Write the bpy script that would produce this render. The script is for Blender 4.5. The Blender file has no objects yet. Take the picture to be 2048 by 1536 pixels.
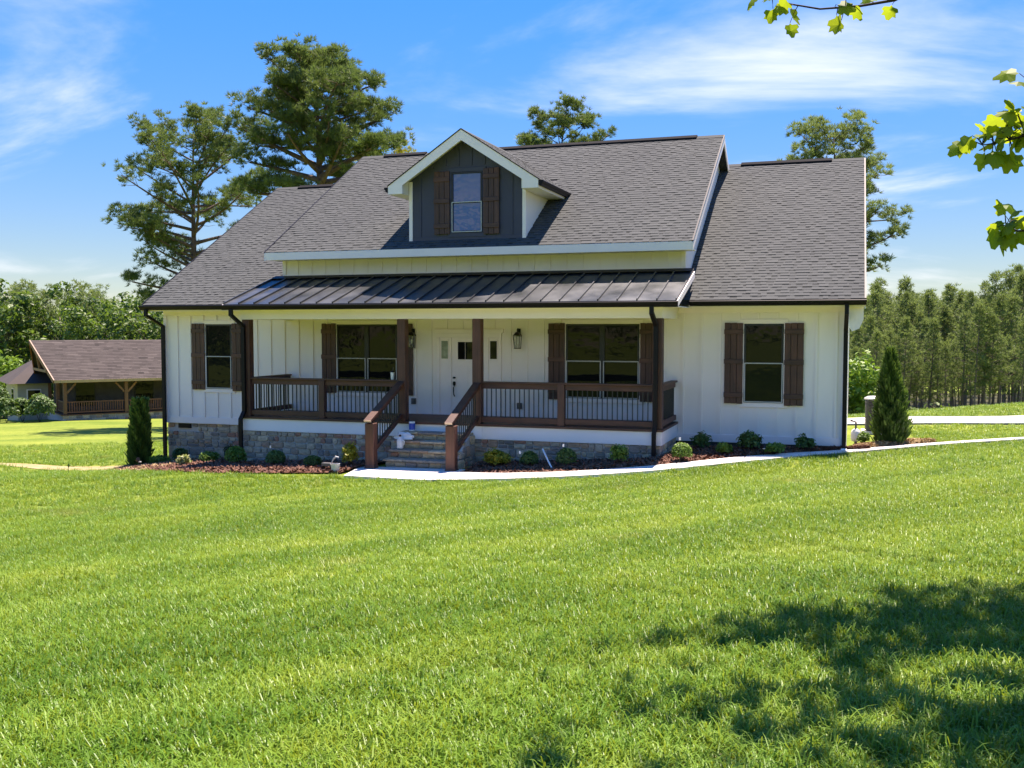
import bpy, bmesh, math, random
import numpy as np
from mathutils import Matrix, Vector

scene = bpy.context.scene
COL = scene.collection
R = math.radians

# ------------------------------------------------------------------ camera
cam_data = bpy.data.cameras.new('camera')
cam_data.sensor_width = 36.0
cam_data.lens = 36.0 * 2000.0 / 2048.0
cam_data.clip_start = 0.1
cam_data.clip_end = 5000
cam = bpy.data.objects.new('camera', cam_data)
COL.objects.link(cam)
cam.location = (0, 0, 1.65)
cam.rotation_euler = (R(90) - math.atan(110 / 2000.0), 0, R(18.7))
scene.camera = cam

# ------------------------------------------------------------------ sky and sun
SUN = Vector((0.075, 0.35, 0.93)).normalized()      # direction towards the sun
EL = math.asin(SUN.z)
AZ = math.atan2(SUN.x, SUN.y)
world = bpy.data.worlds.new('World')
scene.world = world
world.use_nodes = True
nt = world.node_tree
nt.nodes.clear()
def wn(t, **k):
    n = nt.nodes.new(t)
    for a, b in k.items(): setattr(n, a, b)
    return n
sky = wn('ShaderNodeTexSky', sky_type='NISHITA', sun_disc=False, sun_elevation=EL, sun_rotation=AZ,
         altitude=1200, air_density=1.0, dust_density=0.0, ozone_density=3.0)
SKY_K, SKY_G = 1.0, 3.75
hsv = wn('ShaderNodeHueSaturation')
hsv.inputs['Saturation'].default_value = 1.40
hsv.inputs['Hue'].default_value = 0.508
hsv.inputs['Value'].default_value = 1.0
tc = wn('ShaderNodeTexCoord')
sep = wn('ShaderNodeSeparateXYZ')
zc = wn('ShaderNodeMath', operation='MAXIMUM'); zc.inputs[1].default_value = 0.02
za = wn('ShaderNodeMath', operation='ADD'); za.inputs[1].default_value = 0.22
dx = wn('ShaderNodeMath', operation='DIVIDE'); dy = wn('ShaderNodeMath', operation='DIVIDE')
comb = wn('ShaderNodeCombineXYZ')
mapn = wn('ShaderNodeMapping')
mapn.inputs['Location'].default_value = (-1.37, -1.789, 0.0)
mapn.inputs['Rotation'].default_value = (0, 0, 3.674)
mapn.inputs['Scale'].default_value = (0.75, 1.25, 1.0)
no1 = wn('ShaderNodeTexNoise'); no1.inputs['Scale'].default_value = 0.85; no1.inputs['Detail'].default_value = 9; no1.inputs['Roughness'].default_value = 0.56; no1.inputs['Distortion'].default_value = 0.55
ramp = wn('ShaderNodeValToRGB')
ramp.color_ramp.interpolation = 'EASE'
ramp.color_ramp.elements[0].position = 0.495; ramp.color_ramp.elements[0].color = (0, 0, 0, 1)
ramp.color_ramp.elements[1].position = 0.80; ramp.color_ramp.elements[1].color = (0.95, 0.95, 0.95, 1)
mixc = wn('ShaderNodeMix', data_type='RGBA')
mixc.inputs['B'].default_value = (7.0, 7.3, 7.8, 1)
bg = wn('ShaderNodeBackground'); bg.inputs['Strength'].default_value = 0.085
wo = wn('ShaderNodeOutputWorld')
L = nt.links.new
L(tc.outputs['Generated'], sep.inputs[0])
L(sep.outputs['Z'], zc.inputs[0]); L(zc.outputs[0], za.inputs[0])
L(sep.outputs['X'], dx.inputs[0]); L(za.outputs[0], dx.inputs[1])
L(sep.outputs['Y'], dy.inputs[0]); L(za.outputs[0], dy.inputs[1])
L(dx.outputs[0], comb.inputs[0]); L(dy.outputs[0], comb.inputs[1])
L(comb.outputs[0], mapn.inputs[0]); L(mapn.outputs[0], no1.inputs['Vector'])
L(no1.outputs['Fac'], ramp.inputs[0])
# a clear dry sky: the bright band at the horizon is held back so that the blue carries down to the trees
bw = wn('ShaderNodeRGBToBW'); kd = wn('ShaderNodeMath', operation='DIVIDE'); kd.inputs[1].default_value = SKY_K
k1 = wn('ShaderNodeMath', operation='ADD'); k1.inputs[1].default_value = 1.0
kk = wn('ShaderNodeMath', operation='DIVIDE'); kk.inputs[0].default_value = SKY_G
vm = wn('ShaderNodeVectorMath', operation='SCALE')
L(sky.outputs[0], bw.inputs[0]); L(bw.outputs[0], kd.inputs[0]); L(kd.outputs[0], k1.inputs[0]); L(k1.outputs[0], kk.inputs[1])
L(sky.outputs[0], vm.inputs[0]); L(kk.outputs[0], vm.inputs['Scale'])
L(vm.outputs[0], hsv.inputs['Color'])
L(hsv.outputs[0], mixc.inputs['A']); L(ramp.outputs[0], mixc.inputs['Factor'])
L(mixc.outputs['Result'], bg.inputs['Color']); L(bg.outputs[0], wo.inputs[0])

sun_data = bpy.data.lights.new('sun', 'SUN')
sun_data.energy = 5.0
sun_data.angle = R(0.53)
sun_data.color = (1.0, 0.955, 0.88)
sun = bpy.data.objects.new('sun', sun_data)
COL.objects.link(sun)
sun.rotation_euler = SUN.to_track_quat('Z', 'Y').to_euler()
sun.location = (0, 10, 40)

vs = scene.view_settings
vs.view_transform = 'Standard'
vs.look = 'None'
vs.gamma = 1.0
vs.exposure = 1.50
vs.use_white_balance = True            # the camera balanced for open shade
vs.white_balance_temperature = 7250
vs.white_balance_tint = 21
scene.cycles.max_bounces = 8
scene.cycles.diffuse_bounces = 5
scene.cycles.transparent_max_bounces = 8

rnd = random.Random(11)
rng = np.random.default_rng(5)

# ------------------------------------------------------------------ materials
MATS = {}
def new_mat(name):
    m = bpy.data.materials.new(name); m.use_nodes = True
    MATS[name] = m
    n = m.node_tree
    return m, n, n.nodes['Principled BSDF'], n.links.new
def pos_noise(n, l, scale, vec=(1, 1, 1), detail=5, rough=0.55, dist=0.0):
    g = n.nodes.new('ShaderNodeNewGeometry')
    mp = n.nodes.new('ShaderNodeMapping'); mp.inputs['Scale'].default_value = vec
    t = n.nodes.new('ShaderNodeTexNoise'); t.inputs['Scale'].default_value = scale
    t.inputs['Detail'].default_value = detail; t.inputs['Roughness'].default_value = rough
    t.inputs['Distortion'].default_value = dist
    l(g.outputs['Position'], mp.inputs[0]); l(mp.outputs[0], t.inputs['Vector'])
    return t.outputs['Fac']
def cramp(n, l, src, stops, interp='LINEAR'):
    r = n.nodes.new('ShaderNodeValToRGB'); e = r.color_ramp.elements
    r.color_ramp.interpolation = interp
    while len(e) < len(stops): e.new(0.5)
    for i, (p, c) in enumerate(stops):
        e[i].position = p; e[i].color = (*c, 1)
    if src is not None: l(src, r.inputs[0])
    return r.outputs[0]
def bump(n, l, b, src, strength, dist=0.01):
    bn = n.nodes.new('ShaderNodeBump'); bn.inputs['Strength'].default_value = strength; bn.inputs['Distance'].default_value = dist
    l(src, bn.inputs['Height']); l(bn.outputs[0], b.inputs['Normal'])
def sc(c, k): return tuple(min(1, x * k) for x in c)
def mixrgb(n, l, a, b, fac, mode='MIX'):
    m = n.nodes.new('ShaderNodeMix'); m.data_type = 'RGBA'; m.blend_type = mode
    for s, v in (('A', a), ('B', b)):
        if isinstance(v, tuple): m.inputs[s].default_value = (*v, 1)
        else: l(v, m.inputs[s])
    if isinstance(fac, (int, float)): m.inputs['Factor'].default_value = fac
    else: l(fac, m.inputs['Factor'])
    return m.outputs['Result']
def simple(name, col, rough=0.6, var=0.12, scale=3.0, vec=(1, 1, 1), metal=0.0, bmp=0.0, bscale=60, spec=0.5, objvar=0.0):
    m, n, b, l = new_mat(name)
    f = pos_noise(n, l, scale, vec)
    c = cramp(n, l, f, [(0.3, sc(col, 1 - var)), (0.7, sc(col, 1 + var))])
    if objvar:
        oi = n.nodes.new('ShaderNodeObjectInfo')
        o = cramp(n, l, oi.outputs['Random'], [(0, (1 - objvar,) * 3), (1, (1 + objvar * 0.0 + objvar * 0.5,) * 3)])
        c = mixrgb(n, l, c, o, 1.0, 'MULTIPLY')
    l(c, b.inputs['Base Color'])
    b.inputs['Roughness'].default_value = rough; b.inputs['Metallic'].default_value = metal
    b.inputs['Specular IOR Level'].default_value = spec
    if bmp: bump(n, l, b, pos_noise(n, l, bscale, vec, 3), bmp)
    return m
def wood(name, col, axis, var=0.4, rough=0.55, objvar=0.2):
    m, n, b, l = new_mat(name)
    v = {'x': (0.06, 1, 1), 'y': (1, 0.06, 1), 'z': (1, 1, 0.06)}[axis]
    f = pos_noise(n, l, 26, v, 6, 0.65, 0.4)
    f2 = pos_noise(n, l, 2.2, (1, 1, 1), 3)
    c = cramp(n, l, f, [(0.28, sc(col, 1 - var)), (0.5, col), (0.75, sc(col, 1 + var))])
    c2 = cramp(n, l, f2, [(0.3, (0.72, 0.72, 0.75)), (0.7, (1.2, 1.16, 1.1))])
    c = mixrgb(n, l, c, c2, 1.0, 'MULTIPLY')
    oi = n.nodes.new('ShaderNodeObjectInfo')
    o = cramp(n, l, oi.outputs['Random'], [(0, (1 - objvar,) * 3), (1, (1 + objvar,) * 3)])
    c = mixrgb(n, l, c, o, 1.0, 'MULTIPLY')
    l(c, b.inputs['Base Color']); b.inputs['Roughness'].default_value = rough
    bump(n, l, b, f, 0.35, 0.006)
    return m
WHITE = (0.85, 0.77, 0.72)
M_SIDING = simple('white_siding_paint', WHITE, 0.62, 0.045, 1.3, (1, 1, 0.3), bmp=0.08, bscale=120)
M_TRIM = simple('white_trim_paint', (0.87, 0.77, 0.735), 0.5, 0.035, 2.0)
M_SKIRT = simple('white_skirt_paint', (0.84, 0.82, 0.81), 0.5, 0.02, 2.0)
M_SOFFIT = simple('cream_soffit_paint', (0.82, 0.75, 0.67), 0.6, 0.02, 2.0)
M_NAVY = simple('charcoal_blue_siding', (0.040, 0.043, 0.072), 0.55, 0.08, 2.0, bmp=0.08)
M_BLACK = simple('black_aluminium', (0.008, 0.0065, 0.0075), 0.5, 0.15, 4.0, spec=0.2)
M_VENT = simple('black_ridge_vent', (0.012, 0.0115, 0.012), 0.9, 0.15, 4.0, spec=0.1)
M_BLACKF = simple('black_window_frame', (0.010, 0.010, 0.011), 0.45, 0.1, 4.0)
M_SCREEN = simple('pale_screen_frame', (0.50, 0.50, 0.49), 0.45, 0.05, 4.0)
M_BALU = simple('black_steel', (0.014, 0.014, 0.014), 0.45, 0.1, 8.0)
WB = (0.092, 0.035, 0.021)
M_WX, M_WY, M_WZ = (wood('brown_stained_wood_' + a, WB, a) for a in 'xyz')
M_SHUT = wood('walnut_shutter_wood', (0.080, 0.032, 0.021), 'z', 0.45)
M_SHUTX = wood('walnut_shutter_rail', (0.080, 0.032, 0.021), 'x', 0.45)
M_CUT = simple('raw_cut_wood', (0.55, 0.40, 0.29), 0.7, 0.1, 30)
M_MORTAR = simple('mortar', (0.50, 0.455, 0.42), 0.9, 0.15, 9, bmp=0.4, bscale=90)
M_CONC = simple('pale_concrete', (0.60, 0.565, 0.52), 0.85, 0.13, 2.2, bmp=0.12, bscale=120)
M_JOINT = simple('dark_joint', (0.16, 0.15, 0.135), 0.95, 0.2, 8)  # dark base strip showing between the concrete slabs
M_FOUND = simple('dark_foundation', (0.07, 0.068, 0.066), 0.9, 0.2, 5)
M_PLAST = simple('white_plastic', (0.8, 0.8, 0.8), 0.35, 0.02)
M_GREYM = simple('grey_metal', (0.115, 0.11, 0.105), 0.45, 0.08, 6, metal=0.3)
M_BRONZE = simple('dark_bronze', (0.012, 0.011, 0.010), 0.4, 0.1, 10, metal=0.5)

def mat_glass(name='window_glass', ior=1.29, base=(0.008, 0.009, 0.009)):
    m, n, b, l = new_mat(name)
    b.inputs['Base Color'].default_value = (*base, 1)
    b.inputs['Roughness'].default_value = 0.012
    b.inputs['IOR'].default_value = ior
    bump(n, l, b, pos_noise(n, l, 1.3, (1, 1, 1), 3), 0.22, 0.03)
    return m
M_GLASS = mat_glass()
M_GLASSU = mat_glass('painted_sky_window_glass', 1.75, (0.018, 0.070, 0.215))  # blue base colour stands in for the sky mirrored in the dormer window
def mat_clear():
    m, n, b, l = new_mat('lantern_glass')
    b.inputs['Base Color'].default_value = (0.95, 0.95, 0.92, 1); b.inputs['Roughness'].default_value = 0.05
    b.inputs['Transmission Weight'].default_value = 0.92; b.inputs['IOR'].default_value = 1.2
    return m
M_CLEAR = mat_clear()
def mat_door_glass(): return simple('frosted_door_glass', (0.22, 0.26, 0.23), 0.12, 0.35, 9)
M_DGLASS = mat_door_glass()

def mat_shingle(name, cols):
    m, n, b, l = new_mat(name)
    at = n.nodes.new('ShaderNodeAttribute'); at.attribute_name = 'tone'
    k = len(cols)
    c = cramp(n, l, at.outputs['Fac'], [(i / (k - 1), c_) for i, c_ in enumerate(cols)])
    f = pos_noise(n, l, 95, (1, 1, 1), 3, 0.7)
    c2 = cramp(n, l, f, [(0.3, (0.72, 0.72, 0.72)), (0.7, (1.25, 1.23, 1.22))])
    c = mixrgb(n, l, c, c2, 1.0, 'MULTIPLY')
    f3 = pos_noise(n, l, 0.7, (1, 1, 1), 4)
    c3 = cramp(n, l, f3, [(0.3, (0.90, 0.90, 0.91)), (0.7, (1.07, 1.06, 1.05))])
    c = mixrgb(n, l, c, c3, 1.0, 'MULTIPLY')
    l(c, b.inputs['Base Color']); b.inputs['Roughness'].default_value = 0.92
    b.inputs['Specular IOR Level'].default_value = 0.2
    bump(n, l, b, f, 0.5, 0.004)
    return m
M_SHIN = mat_shingle('asphalt_shingle', [(0.013, 0.0145, 0.014), (0.047, 0.052, 0.050), (0.066, 0.072, 0.069), (0.077, 0.083, 0.080), (0.090, 0.096, 0.092)])
M_SHINB = mat_shingle('brown_shingle', [(0.030, 0.026, 0.024), (0.052, 0.044, 0.040), (0.074, 0.062, 0.057), (0.094, 0.080, 0.073)])
M_DECK = simple('roof_underlay', (0.045, 0.043, 0.045), 0.95, 0.1)
def mat_metal():
    m, n, b, l = new_mat('charcoal_standing_seam')
    f = pos_noise(n, l, 1.6, (1, 1, 1), 5)
    c = cramp(n, l, f, [(0.3, (0.036, 0.040, 0.043)), (0.7, (0.060, 0.066, 0.070))])
    l(c, b.inputs['Base Color'])
    r = cramp(n, l, f, [(0.3, (0.30,) * 3), (0.7, (0.48,) * 3)])
    l(r, b.inputs['Roughness']); b.inputs['Metallic'].default_value = 0.35
    bump(n, l, b, pos_noise(n, l, 2.4, (1, 1, 1), 2), 0.12, 0.02)
    return m
M_METAL = mat_metal()
def mat_stone():
    m, n, b, l = new_mat('field_stone')
    oi = n.nodes.new('ShaderNodeObjectInfo')
    cols = [(2.4 * q[0], 2.2 * q[1], 1.75 * q[2]) for q in [(0.112, 0.10, 0.096), (0.178, 0.155, 0.135), (0.137, 0.125, 0.12), (0.22, 0.18, 0.14), (0.095, 0.088, 0.093), (0.163, 0.145, 0.135), (0.24, 0.205, 0.17), (0.127, 0.115, 0.112), (0.18, 0.125, 0.10), (0.107, 0.10, 0.107), (0.20, 0.175, 0.155), (0.16, 0.085, 0.07)]]
    c = cramp(n, l, oi.outputs['Random'], [(i / 12, x) for i, x in enumerate(cols)], 'CONSTANT')
    f = pos_noise(n, l, 11, (1, 1, 2), 6, 0.65, 0.5)
    c2 = cramp(n, l, f, [(0.28, (0.6, 0.6, 0.62)), (0.72, (1.35, 1.32, 1.28))])
    c = mixrgb(n, l, c, c2, 1.0, 'MULTIPLY')
    l(c, b.inputs['Base Color']); b.inputs['Roughness'].default_value = 0.88
    bump(n, l, b, f, 0.7, 0.015)
    return m
M_STONE = mat_stone()
def mat_ground(name, stops, scale, detail=6, bmp=0.4, bs=30, vec=(1, 1, 1), second=None):
    m, n, b, l = new_mat(name)
    f = pos_noise(n, l, scale, vec, detail, 0.62, 0.3)
    c = cramp(n, l, f, stops)
    if second:
        f2 = pos_noise(n, l, second[0], second[1], 4)
        c = mixrgb(n, l, c, cramp(n, l, f2, second[2]), 1.0, 'MULTIPLY')
    l(c, b.inputs['Base Color']); b.inputs['Roughness'].default_value = 0.95
    b.inputs['Specular IOR Level'].default_value = 0.1
    bump(n, l, b, pos_noise(n, l, bs, (1, 1, 1), 4), bmp, 0.03)
    return m
M_LAWN = mat_ground('lawn_soil_and_thatch', [(0.25, (0.090, 0.140, 0.016)), (0.5, (0.150, 0.200, 0.028)), (0.75, (0.22, 0.250, 0.055))], 5.5, 8, 0.7, 45,
                    second=(0.35, (1, 1, 1), [(0.3, (0.68, 0.78, 0.7)), (0.7, (1.28, 1.16, 1.2))]))
M_MULCH = mat_ground('bark_mulch_soil', [(0.3, (0.045, 0.022, 0.015)), (0.5, (0.115, 0.052, 0.032)), (0.72, (0.20, 0.10, 0.062))], 38, 6, 1.0, 60)
M_DIRT = mat_ground('bare_pale_soil', [(0.3, (0.20, 0.17, 0.07)), (0.6, (0.33, 0.26, 0.14)), (0.8, (0.40, 0.33, 0.20))], 2.5, 7, 0.6, 30)
M_FLOOR = mat_ground('needle_litter', [(0.3, (0.030, 0.034, 0.014)), (0.7, (0.075, 0.070, 0.032))], 1.5, 6, 0.6, 10)
M_CHIP = simple('bark_chip', (0.165, 0.075, 0.046), 0.9, 0.7, 30, objvar=0)
M_STRAW = simple('dry_straw', (0.36, 0.25, 0.12), 0.9, 0.4, 20)

STRIPE = 50
def mat_leaf(name, stops, transl=0.35, tcol=(0.25, 0.4, 0.03), rough=0.5, patch=None, spec=0.35, streak=0):
    m, n, b, l = new_mat(name)
    at = n.nodes.new('ShaderNodeAttribute'); at.attribute_name = 'tone'
    c = cramp(n, l, at.outputs['Fac'], stops)
    if patch:
        f2 = pos_noise(n, l, patch[0], (1, 1, 1), 4)
        c = mixrgb(n, l, c, cramp(n, l, f2, patch[1]), 1.0, 'MULTIPLY')
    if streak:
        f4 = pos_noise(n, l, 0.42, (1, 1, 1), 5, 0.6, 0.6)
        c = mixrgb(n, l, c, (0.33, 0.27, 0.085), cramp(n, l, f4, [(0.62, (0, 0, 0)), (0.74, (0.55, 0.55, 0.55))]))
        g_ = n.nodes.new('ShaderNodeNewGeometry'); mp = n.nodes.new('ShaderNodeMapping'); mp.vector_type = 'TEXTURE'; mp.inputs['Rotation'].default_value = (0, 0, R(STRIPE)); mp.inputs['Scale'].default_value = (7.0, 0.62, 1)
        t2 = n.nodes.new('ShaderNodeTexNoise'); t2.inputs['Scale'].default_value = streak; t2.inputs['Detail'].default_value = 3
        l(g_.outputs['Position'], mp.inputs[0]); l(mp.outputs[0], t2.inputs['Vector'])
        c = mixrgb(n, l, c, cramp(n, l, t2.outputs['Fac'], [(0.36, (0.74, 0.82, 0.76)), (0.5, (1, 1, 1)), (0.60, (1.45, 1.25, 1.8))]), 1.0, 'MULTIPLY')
    l(c, b.inputs['Base Color']); b.inputs['Roughness'].default_value = rough
    b.inputs['Specular IOR Level'].default_value = spec
    tr = n.nodes.new('ShaderNodeBsdfTranslucent')
    tc_ = mixrgb(n, l, c, tcol, 0.5)
    l(tc_, tr.inputs['Color'])
    ms = n.nodes.new('ShaderNodeMixShader'); ms.inputs[0].default_value = transl
    l(b.outputs[0], ms.inputs[1]); l(tr.outputs[0], ms.inputs[2])
    l(ms.outputs[0], n.nodes['Material Output'].inputs['Surface'])
    return m
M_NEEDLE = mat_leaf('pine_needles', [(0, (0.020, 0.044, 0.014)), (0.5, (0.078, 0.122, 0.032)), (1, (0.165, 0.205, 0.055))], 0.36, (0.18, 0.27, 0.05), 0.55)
M_NEEDLE2 = mat_leaf('young_pine_needles', [(0, (0.020, 0.040, 0.014)), (0.5, (0.092, 0.138, 0.040)), (1, (0.22, 0.27, 0.075))], 0.40, (0.26, 0.35, 0.08), 0.6)
M_BROAD = mat_leaf('broad_leaves', [(0, (0.016, 0.042, 0.008)), (0.5, (0.056, 0.108, 0.018)), (1, (0.14, 0.215, 0.035))], 0.35, (0.2, 0.33, 0.03))
M_MAPLE = mat_leaf('backlit_lobed_leaves', [(0, (0.07, 0.14, 0.012)), (0.5, (0.14, 0.23, 0.016)), (1, (0.25, 0.31, 0.02))], 0.6, (0.42, 0.50, 0.02), 0.5, spec=0.2)
M_DKSH = mat_leaf('dark_evergreen_leaves', [(0, (0.018, 0.046, 0.010)), (0.5, (0.060, 0.120, 0.024)), (1, (0.15, 0.24, 0.045))], 0.2)
M_MIDSH = mat_leaf('mid_green_leaves', [(0, (0.03, 0.080, 0.010)), (0.5, (0.095, 0.19, 0.022)), (1, (0.20, 0.31, 0.038))], 0.3)
M_YELSH = mat_leaf('golden_foliage', [(0, (0.10, 0.13, 0.010)), (0.5, (0.23, 0.23, 0.014)), (1, (0.40, 0.36, 0.03))], 0.3, (0.4, 0.4, 0.02))
M_PALSH = mat_leaf('cream_variegated_leaves', [(0, (0.08, 0.14, 0.02)), (0.5, (0.26, 0.28, 0.09)), (1, (0.50, 0.46, 0.28))], 0.3)
M_REDSH = mat_leaf('dusky_dark_leaves', [(0, (0.012, 0.018, 0.010)), (0.5, (0.028, 0.036, 0.016)), (1, (0.06, 0.05, 0.03))], 0.2)
M_ARB = mat_leaf('arborvitae_scales', [(0, (0.016, 0.046, 0.011)), (0.5, (0.065, 0.13, 0.026)), (1, (0.19, 0.28, 0.06))], 0.2)
M_GRASS = mat_leaf('grass_blades', [(0, (0.058, 0.140, 0.007)), (0.45, (0.125, 0.250, 0.016)), (0.8, (0.21, 0.345, 0.036)), (1, (0.42, 0.45, 0.18))], 0.36, (0.38, 0.42, 0.035), 0.42,
                   patch=(0.75, [(0.28, (0.62, 0.76, 0.7)), (0.5, (1, 1, 1)), (0.72, (1.42, 1.14, 1.3))]), spec=0.25, streak=0.6)
M_BARK = simple('pine_bark', (0.10, 0.068, 0.050), 0.95, 0.45, 7, (1, 1, 0.3), bmp=0.9, bscale=14)
M_BARKG = simple('grey_bark', (0.15, 0.115, 0.090), 0.95, 0.4, 6, (1, 1, 0.25), bmp=0.8, bscale=12)
M_TWIG = simple('dark_twig', (0.030, 0.020, 0.018), 0.9, 0.2, 20)

# ------------------------------------------------------------------ mesh helpers
class MB:
    def __init__(s): s.v = []; s.f = []; s.t = []
    def add(s, vs_, fs, tone=None):
        o = len(s.v); s.v += [tuple(p) for p in vs_]
        for q in fs:
            s.f.append(tuple(o + i for i in q)); s.t.append(0.5 if tone is None else tone)
        return s
    def box(s, x0, x1, y0, y1, z0, z1, tone=None):
        return s.add([(x0, y0, z0), (x1, y0, z0), (x1, y1, z0), (x0, y1, z0), (x0, y0, z1), (x1, y0, z1), (x1, y1, z1), (x0, y1, z1)],
                     [(0, 3, 2, 1), (4, 5, 6, 7), (0, 1, 5, 4), (1, 2, 6, 5), (2, 3, 7, 6), (3, 0, 4, 7)], tone)
    def cbox(s, x0, x1, y0, y1, z0, z1, c=0.008):
        """box with chamfered edges (all twelve)"""
        a = np.array([[x0, y0, z0], [x1, y1, z1]], float)
        vs_ = []; idx = {}
        for ix in (0, 1):
            for iy in (0, 1):
                for iz in (0, 1):
                    cor = np.array([a[ix, 0], a[iy, 1], a[iz, 2]])
                    sg = np.array([1 - 2 * ix, 1 - 2 * iy, 1 - 2 * iz]) * c
                    for ax in range(3):
                        p = cor + sg; p[ax] = cor[ax]
                        idx[(ix, iy, iz, ax)] = len(vs_); vs_.append(p)
        fs = []
        for ax in range(3):
            o1, o2 = [i for i in range(3) if i != ax]
            for k in (0, 1):
                q = []
                for (i, j) in ((0, 0), (1, 0), (1, 1), (0, 1)):
                    d = [0, 0, 0]; d[ax] = k; d[o1] = i; d[o2] = j
                    q.append(idx[(*d, ax)])
                fs.append(tuple(q))
        for ax in range(3):
            o1, o2 = [i for i in range(3) if i != ax]
            for i in (0, 1):
                for j in (0, 1):
                    d0 = [0, 0, 0]; d0[o1] = i; d0[o2] = j; d1 = list(d0); d1[ax] = 1
                    fs.append((idx[(*d0, o1)], idx[(*d0, o2)], idx[(*d1, o2)], idx[(*d1, o1)]))
        for ix in (0, 1):
            for iy in (0, 1):
                for iz in (0, 1):
                    fs.append(tuple(idx[(ix, iy, iz, ax)] for ax in range(3)))
        return s.add(vs_, fs)
    def poly_prism(s, pts, d):
        """closed polygon pts (3D) swept by vector d"""
        n = len(pts); d = np.array(d); a = [np.array(p, float) for p in pts]
        return s.add(a + [p + d for p in a], [tuple(range(n))[::-1], tuple(range(n, 2 * n))] + [(i, (i + 1) % n, n + (i + 1) % n, n + i) for i in range(n)])
    def beam(s, p0, p1, w, h, up=(0, 0, 1)):
        """rectangular bar from p0 to p1, w across, h in the up direction"""
        p0 = np.array(p0, float); p1 = np.array(p1, float); d = p1 - p0; d /= np.linalg.norm(d)
        u = np.array(up, float); sd = np.cross(d, u); sd /= np.linalg.norm(sd); u = np.cross(sd, d)
        c = [(-1, -1), (1, -1), (1, 1), (-1, 1)]
        vs_ = [p + sd * a * w / 2 + u * b * h / 2 for p in (p0, p1) for a, b in c]
        return s.add(vs_, [(3, 2, 1, 0), (4, 5, 6, 7), (0, 1, 5, 4), (1, 2, 6, 5), (2, 3, 7, 6), (3, 0, 4, 7)])
    def tube(s, pts, rads, n=8, cap=True):
        pts = [np.array(p, float) for p in pts]; o = len(s.v); rings = []
        for i, p in enumerate(pts):
            d = pts[min(i + 1, len(pts) - 1)] - pts[max(i - 1, 0)]
            d = d / (np.linalg.norm(d) + 1e-9)
            a = np.cross(d, (0, 0, 1) if abs(d[2]) < 0.9 else (1, 0, 0)); a /= np.linalg.norm(a); b = np.cross(d, a)
            rings.append([p + rads[i] * (a * math.cos(2 * math.pi * k / n) + b * math.sin(2 * math.pi * k / n)) for k in range(n)])
        fs = []
        for i in range(len(pts) - 1):
            for k in range(n):
                k2 = (k + 1) % n
                fs.append((i * n + k, i * n + k2, (i + 1) * n + k2, (i + 1) * n + k))
        if cap: fs += [tuple(range(n))[::-1], tuple((len(pts) - 1) * n + k for k in range(n))]
        return s.add([p for r in rings for p in r], fs)
    def lathe(s, prof, c, n=16):
        cx, cy, cz = c; vs_ = [(cx + r * math.cos(2 * math.pi * k / n), cy + r * math.sin(2 * math.pi * k / n), cz + z) for r, z in prof for k in range(n)]
        fs = [(i * n + k, i * n + (k + 1) % n, (i + 1) * n + (k + 1) % n, (i + 1) * n + k) for i in range(len(prof) - 1) for k in range(n)]
        fs += [tuple(range(n))[::-1], tuple((len(prof) - 1) * n + k for k in range(n))]
        return s.add(vs_, fs)
    def mesh(s, name, mat, smooth=False):
        me = bpy.data.meshes.new(name); me.from_pydata(s.v, [], s.f)
        bm = bmesh.new(); bm.from_mesh(me); bmesh.ops.recalc_face_normals(bm, faces=bm.faces); bm.to_mesh(me); bm.free()
        at = me.attributes.new('tone', 'FLOAT', 'FACE'); at.data.foreach_set('value', np.array(s.t, np.float32))
        if mat: me.materials.append(mat)
        if smooth: me.polygons.foreach_set('use_smooth', [True] * len(me.polygons))
        return me
    def build(s, name, mat, parent=None, smooth=False, local=False):
        return link(name, s.mesh(name, mat, smooth), parent, local)
def link(name, me, parent=None, local=False):
    o = bpy.data.objects.new(name, me); COL.objects.link(o)
    if parent is not None:
        o.parent = parent
        if not local: o.matrix_parent_inverse = world_mat(parent).inverted()
    return o
def world_mat(o):
    m = o.matrix_basis.copy()
    if o.parent is not None: m = world_mat(o.parent) @ o.matrix_parent_inverse @ m
    return m
def np_mesh(name, v, f, mat, tone=None, smooth=False):
    v = np.asarray(v, np.float32); f = np.asarray(f, np.int32); k = f.shape[1]
    me = bpy.data.meshes.new(name)
    me.vertices.add(len(v)); me.vertices.foreach_set('co', v.ravel())
    me.loops.add(f.size); me.loops.foreach_set('vertex_index', f.ravel())
    me.polygons.add(len(f)); me.polygons.foreach_set('loop_start', np.arange(0, f.size, k, dtype=np.int32))
    try: me.polygons.foreach_set('loop_total', np.full(len(f), k, np.int32))
    except Exception: pass
    if tone is not None:
        at = me.attributes.new('tone', 'FLOAT', 'FACE'); at.data.foreach_set('value', np.asarray(tone, np.float32))
    me.update(calc_edges=True)
    me.polygons.foreach_set('use_smooth', np.full(len(f), smooth, bool))
    if mat: me.materials.append(mat)
    return me
def tag(o, label=None, cat=None, group=None, kind=None):
    if label: o['label'] = label
    if cat: o['category'] = cat
    if group: o['group'] = group
    if kind: o['kind'] = kind
    return o
def empty(name, loc, rz=0.0):
    o = bpy.data.objects.new(name, None); COL.objects.link(o)
    o.location = loc; o.rotation_euler = (0, 0, rz); o.empty_display_size = 0.2
    return o
def copy_tree(o, parent=None):
    c = o.copy(); COL.objects.link(c)
    if parent is not None: c.parent = parent
    for ch in [x for x in COL.objects if x.parent == o]: copy_tree(ch, c)
    return c
UNIT = {}
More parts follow.
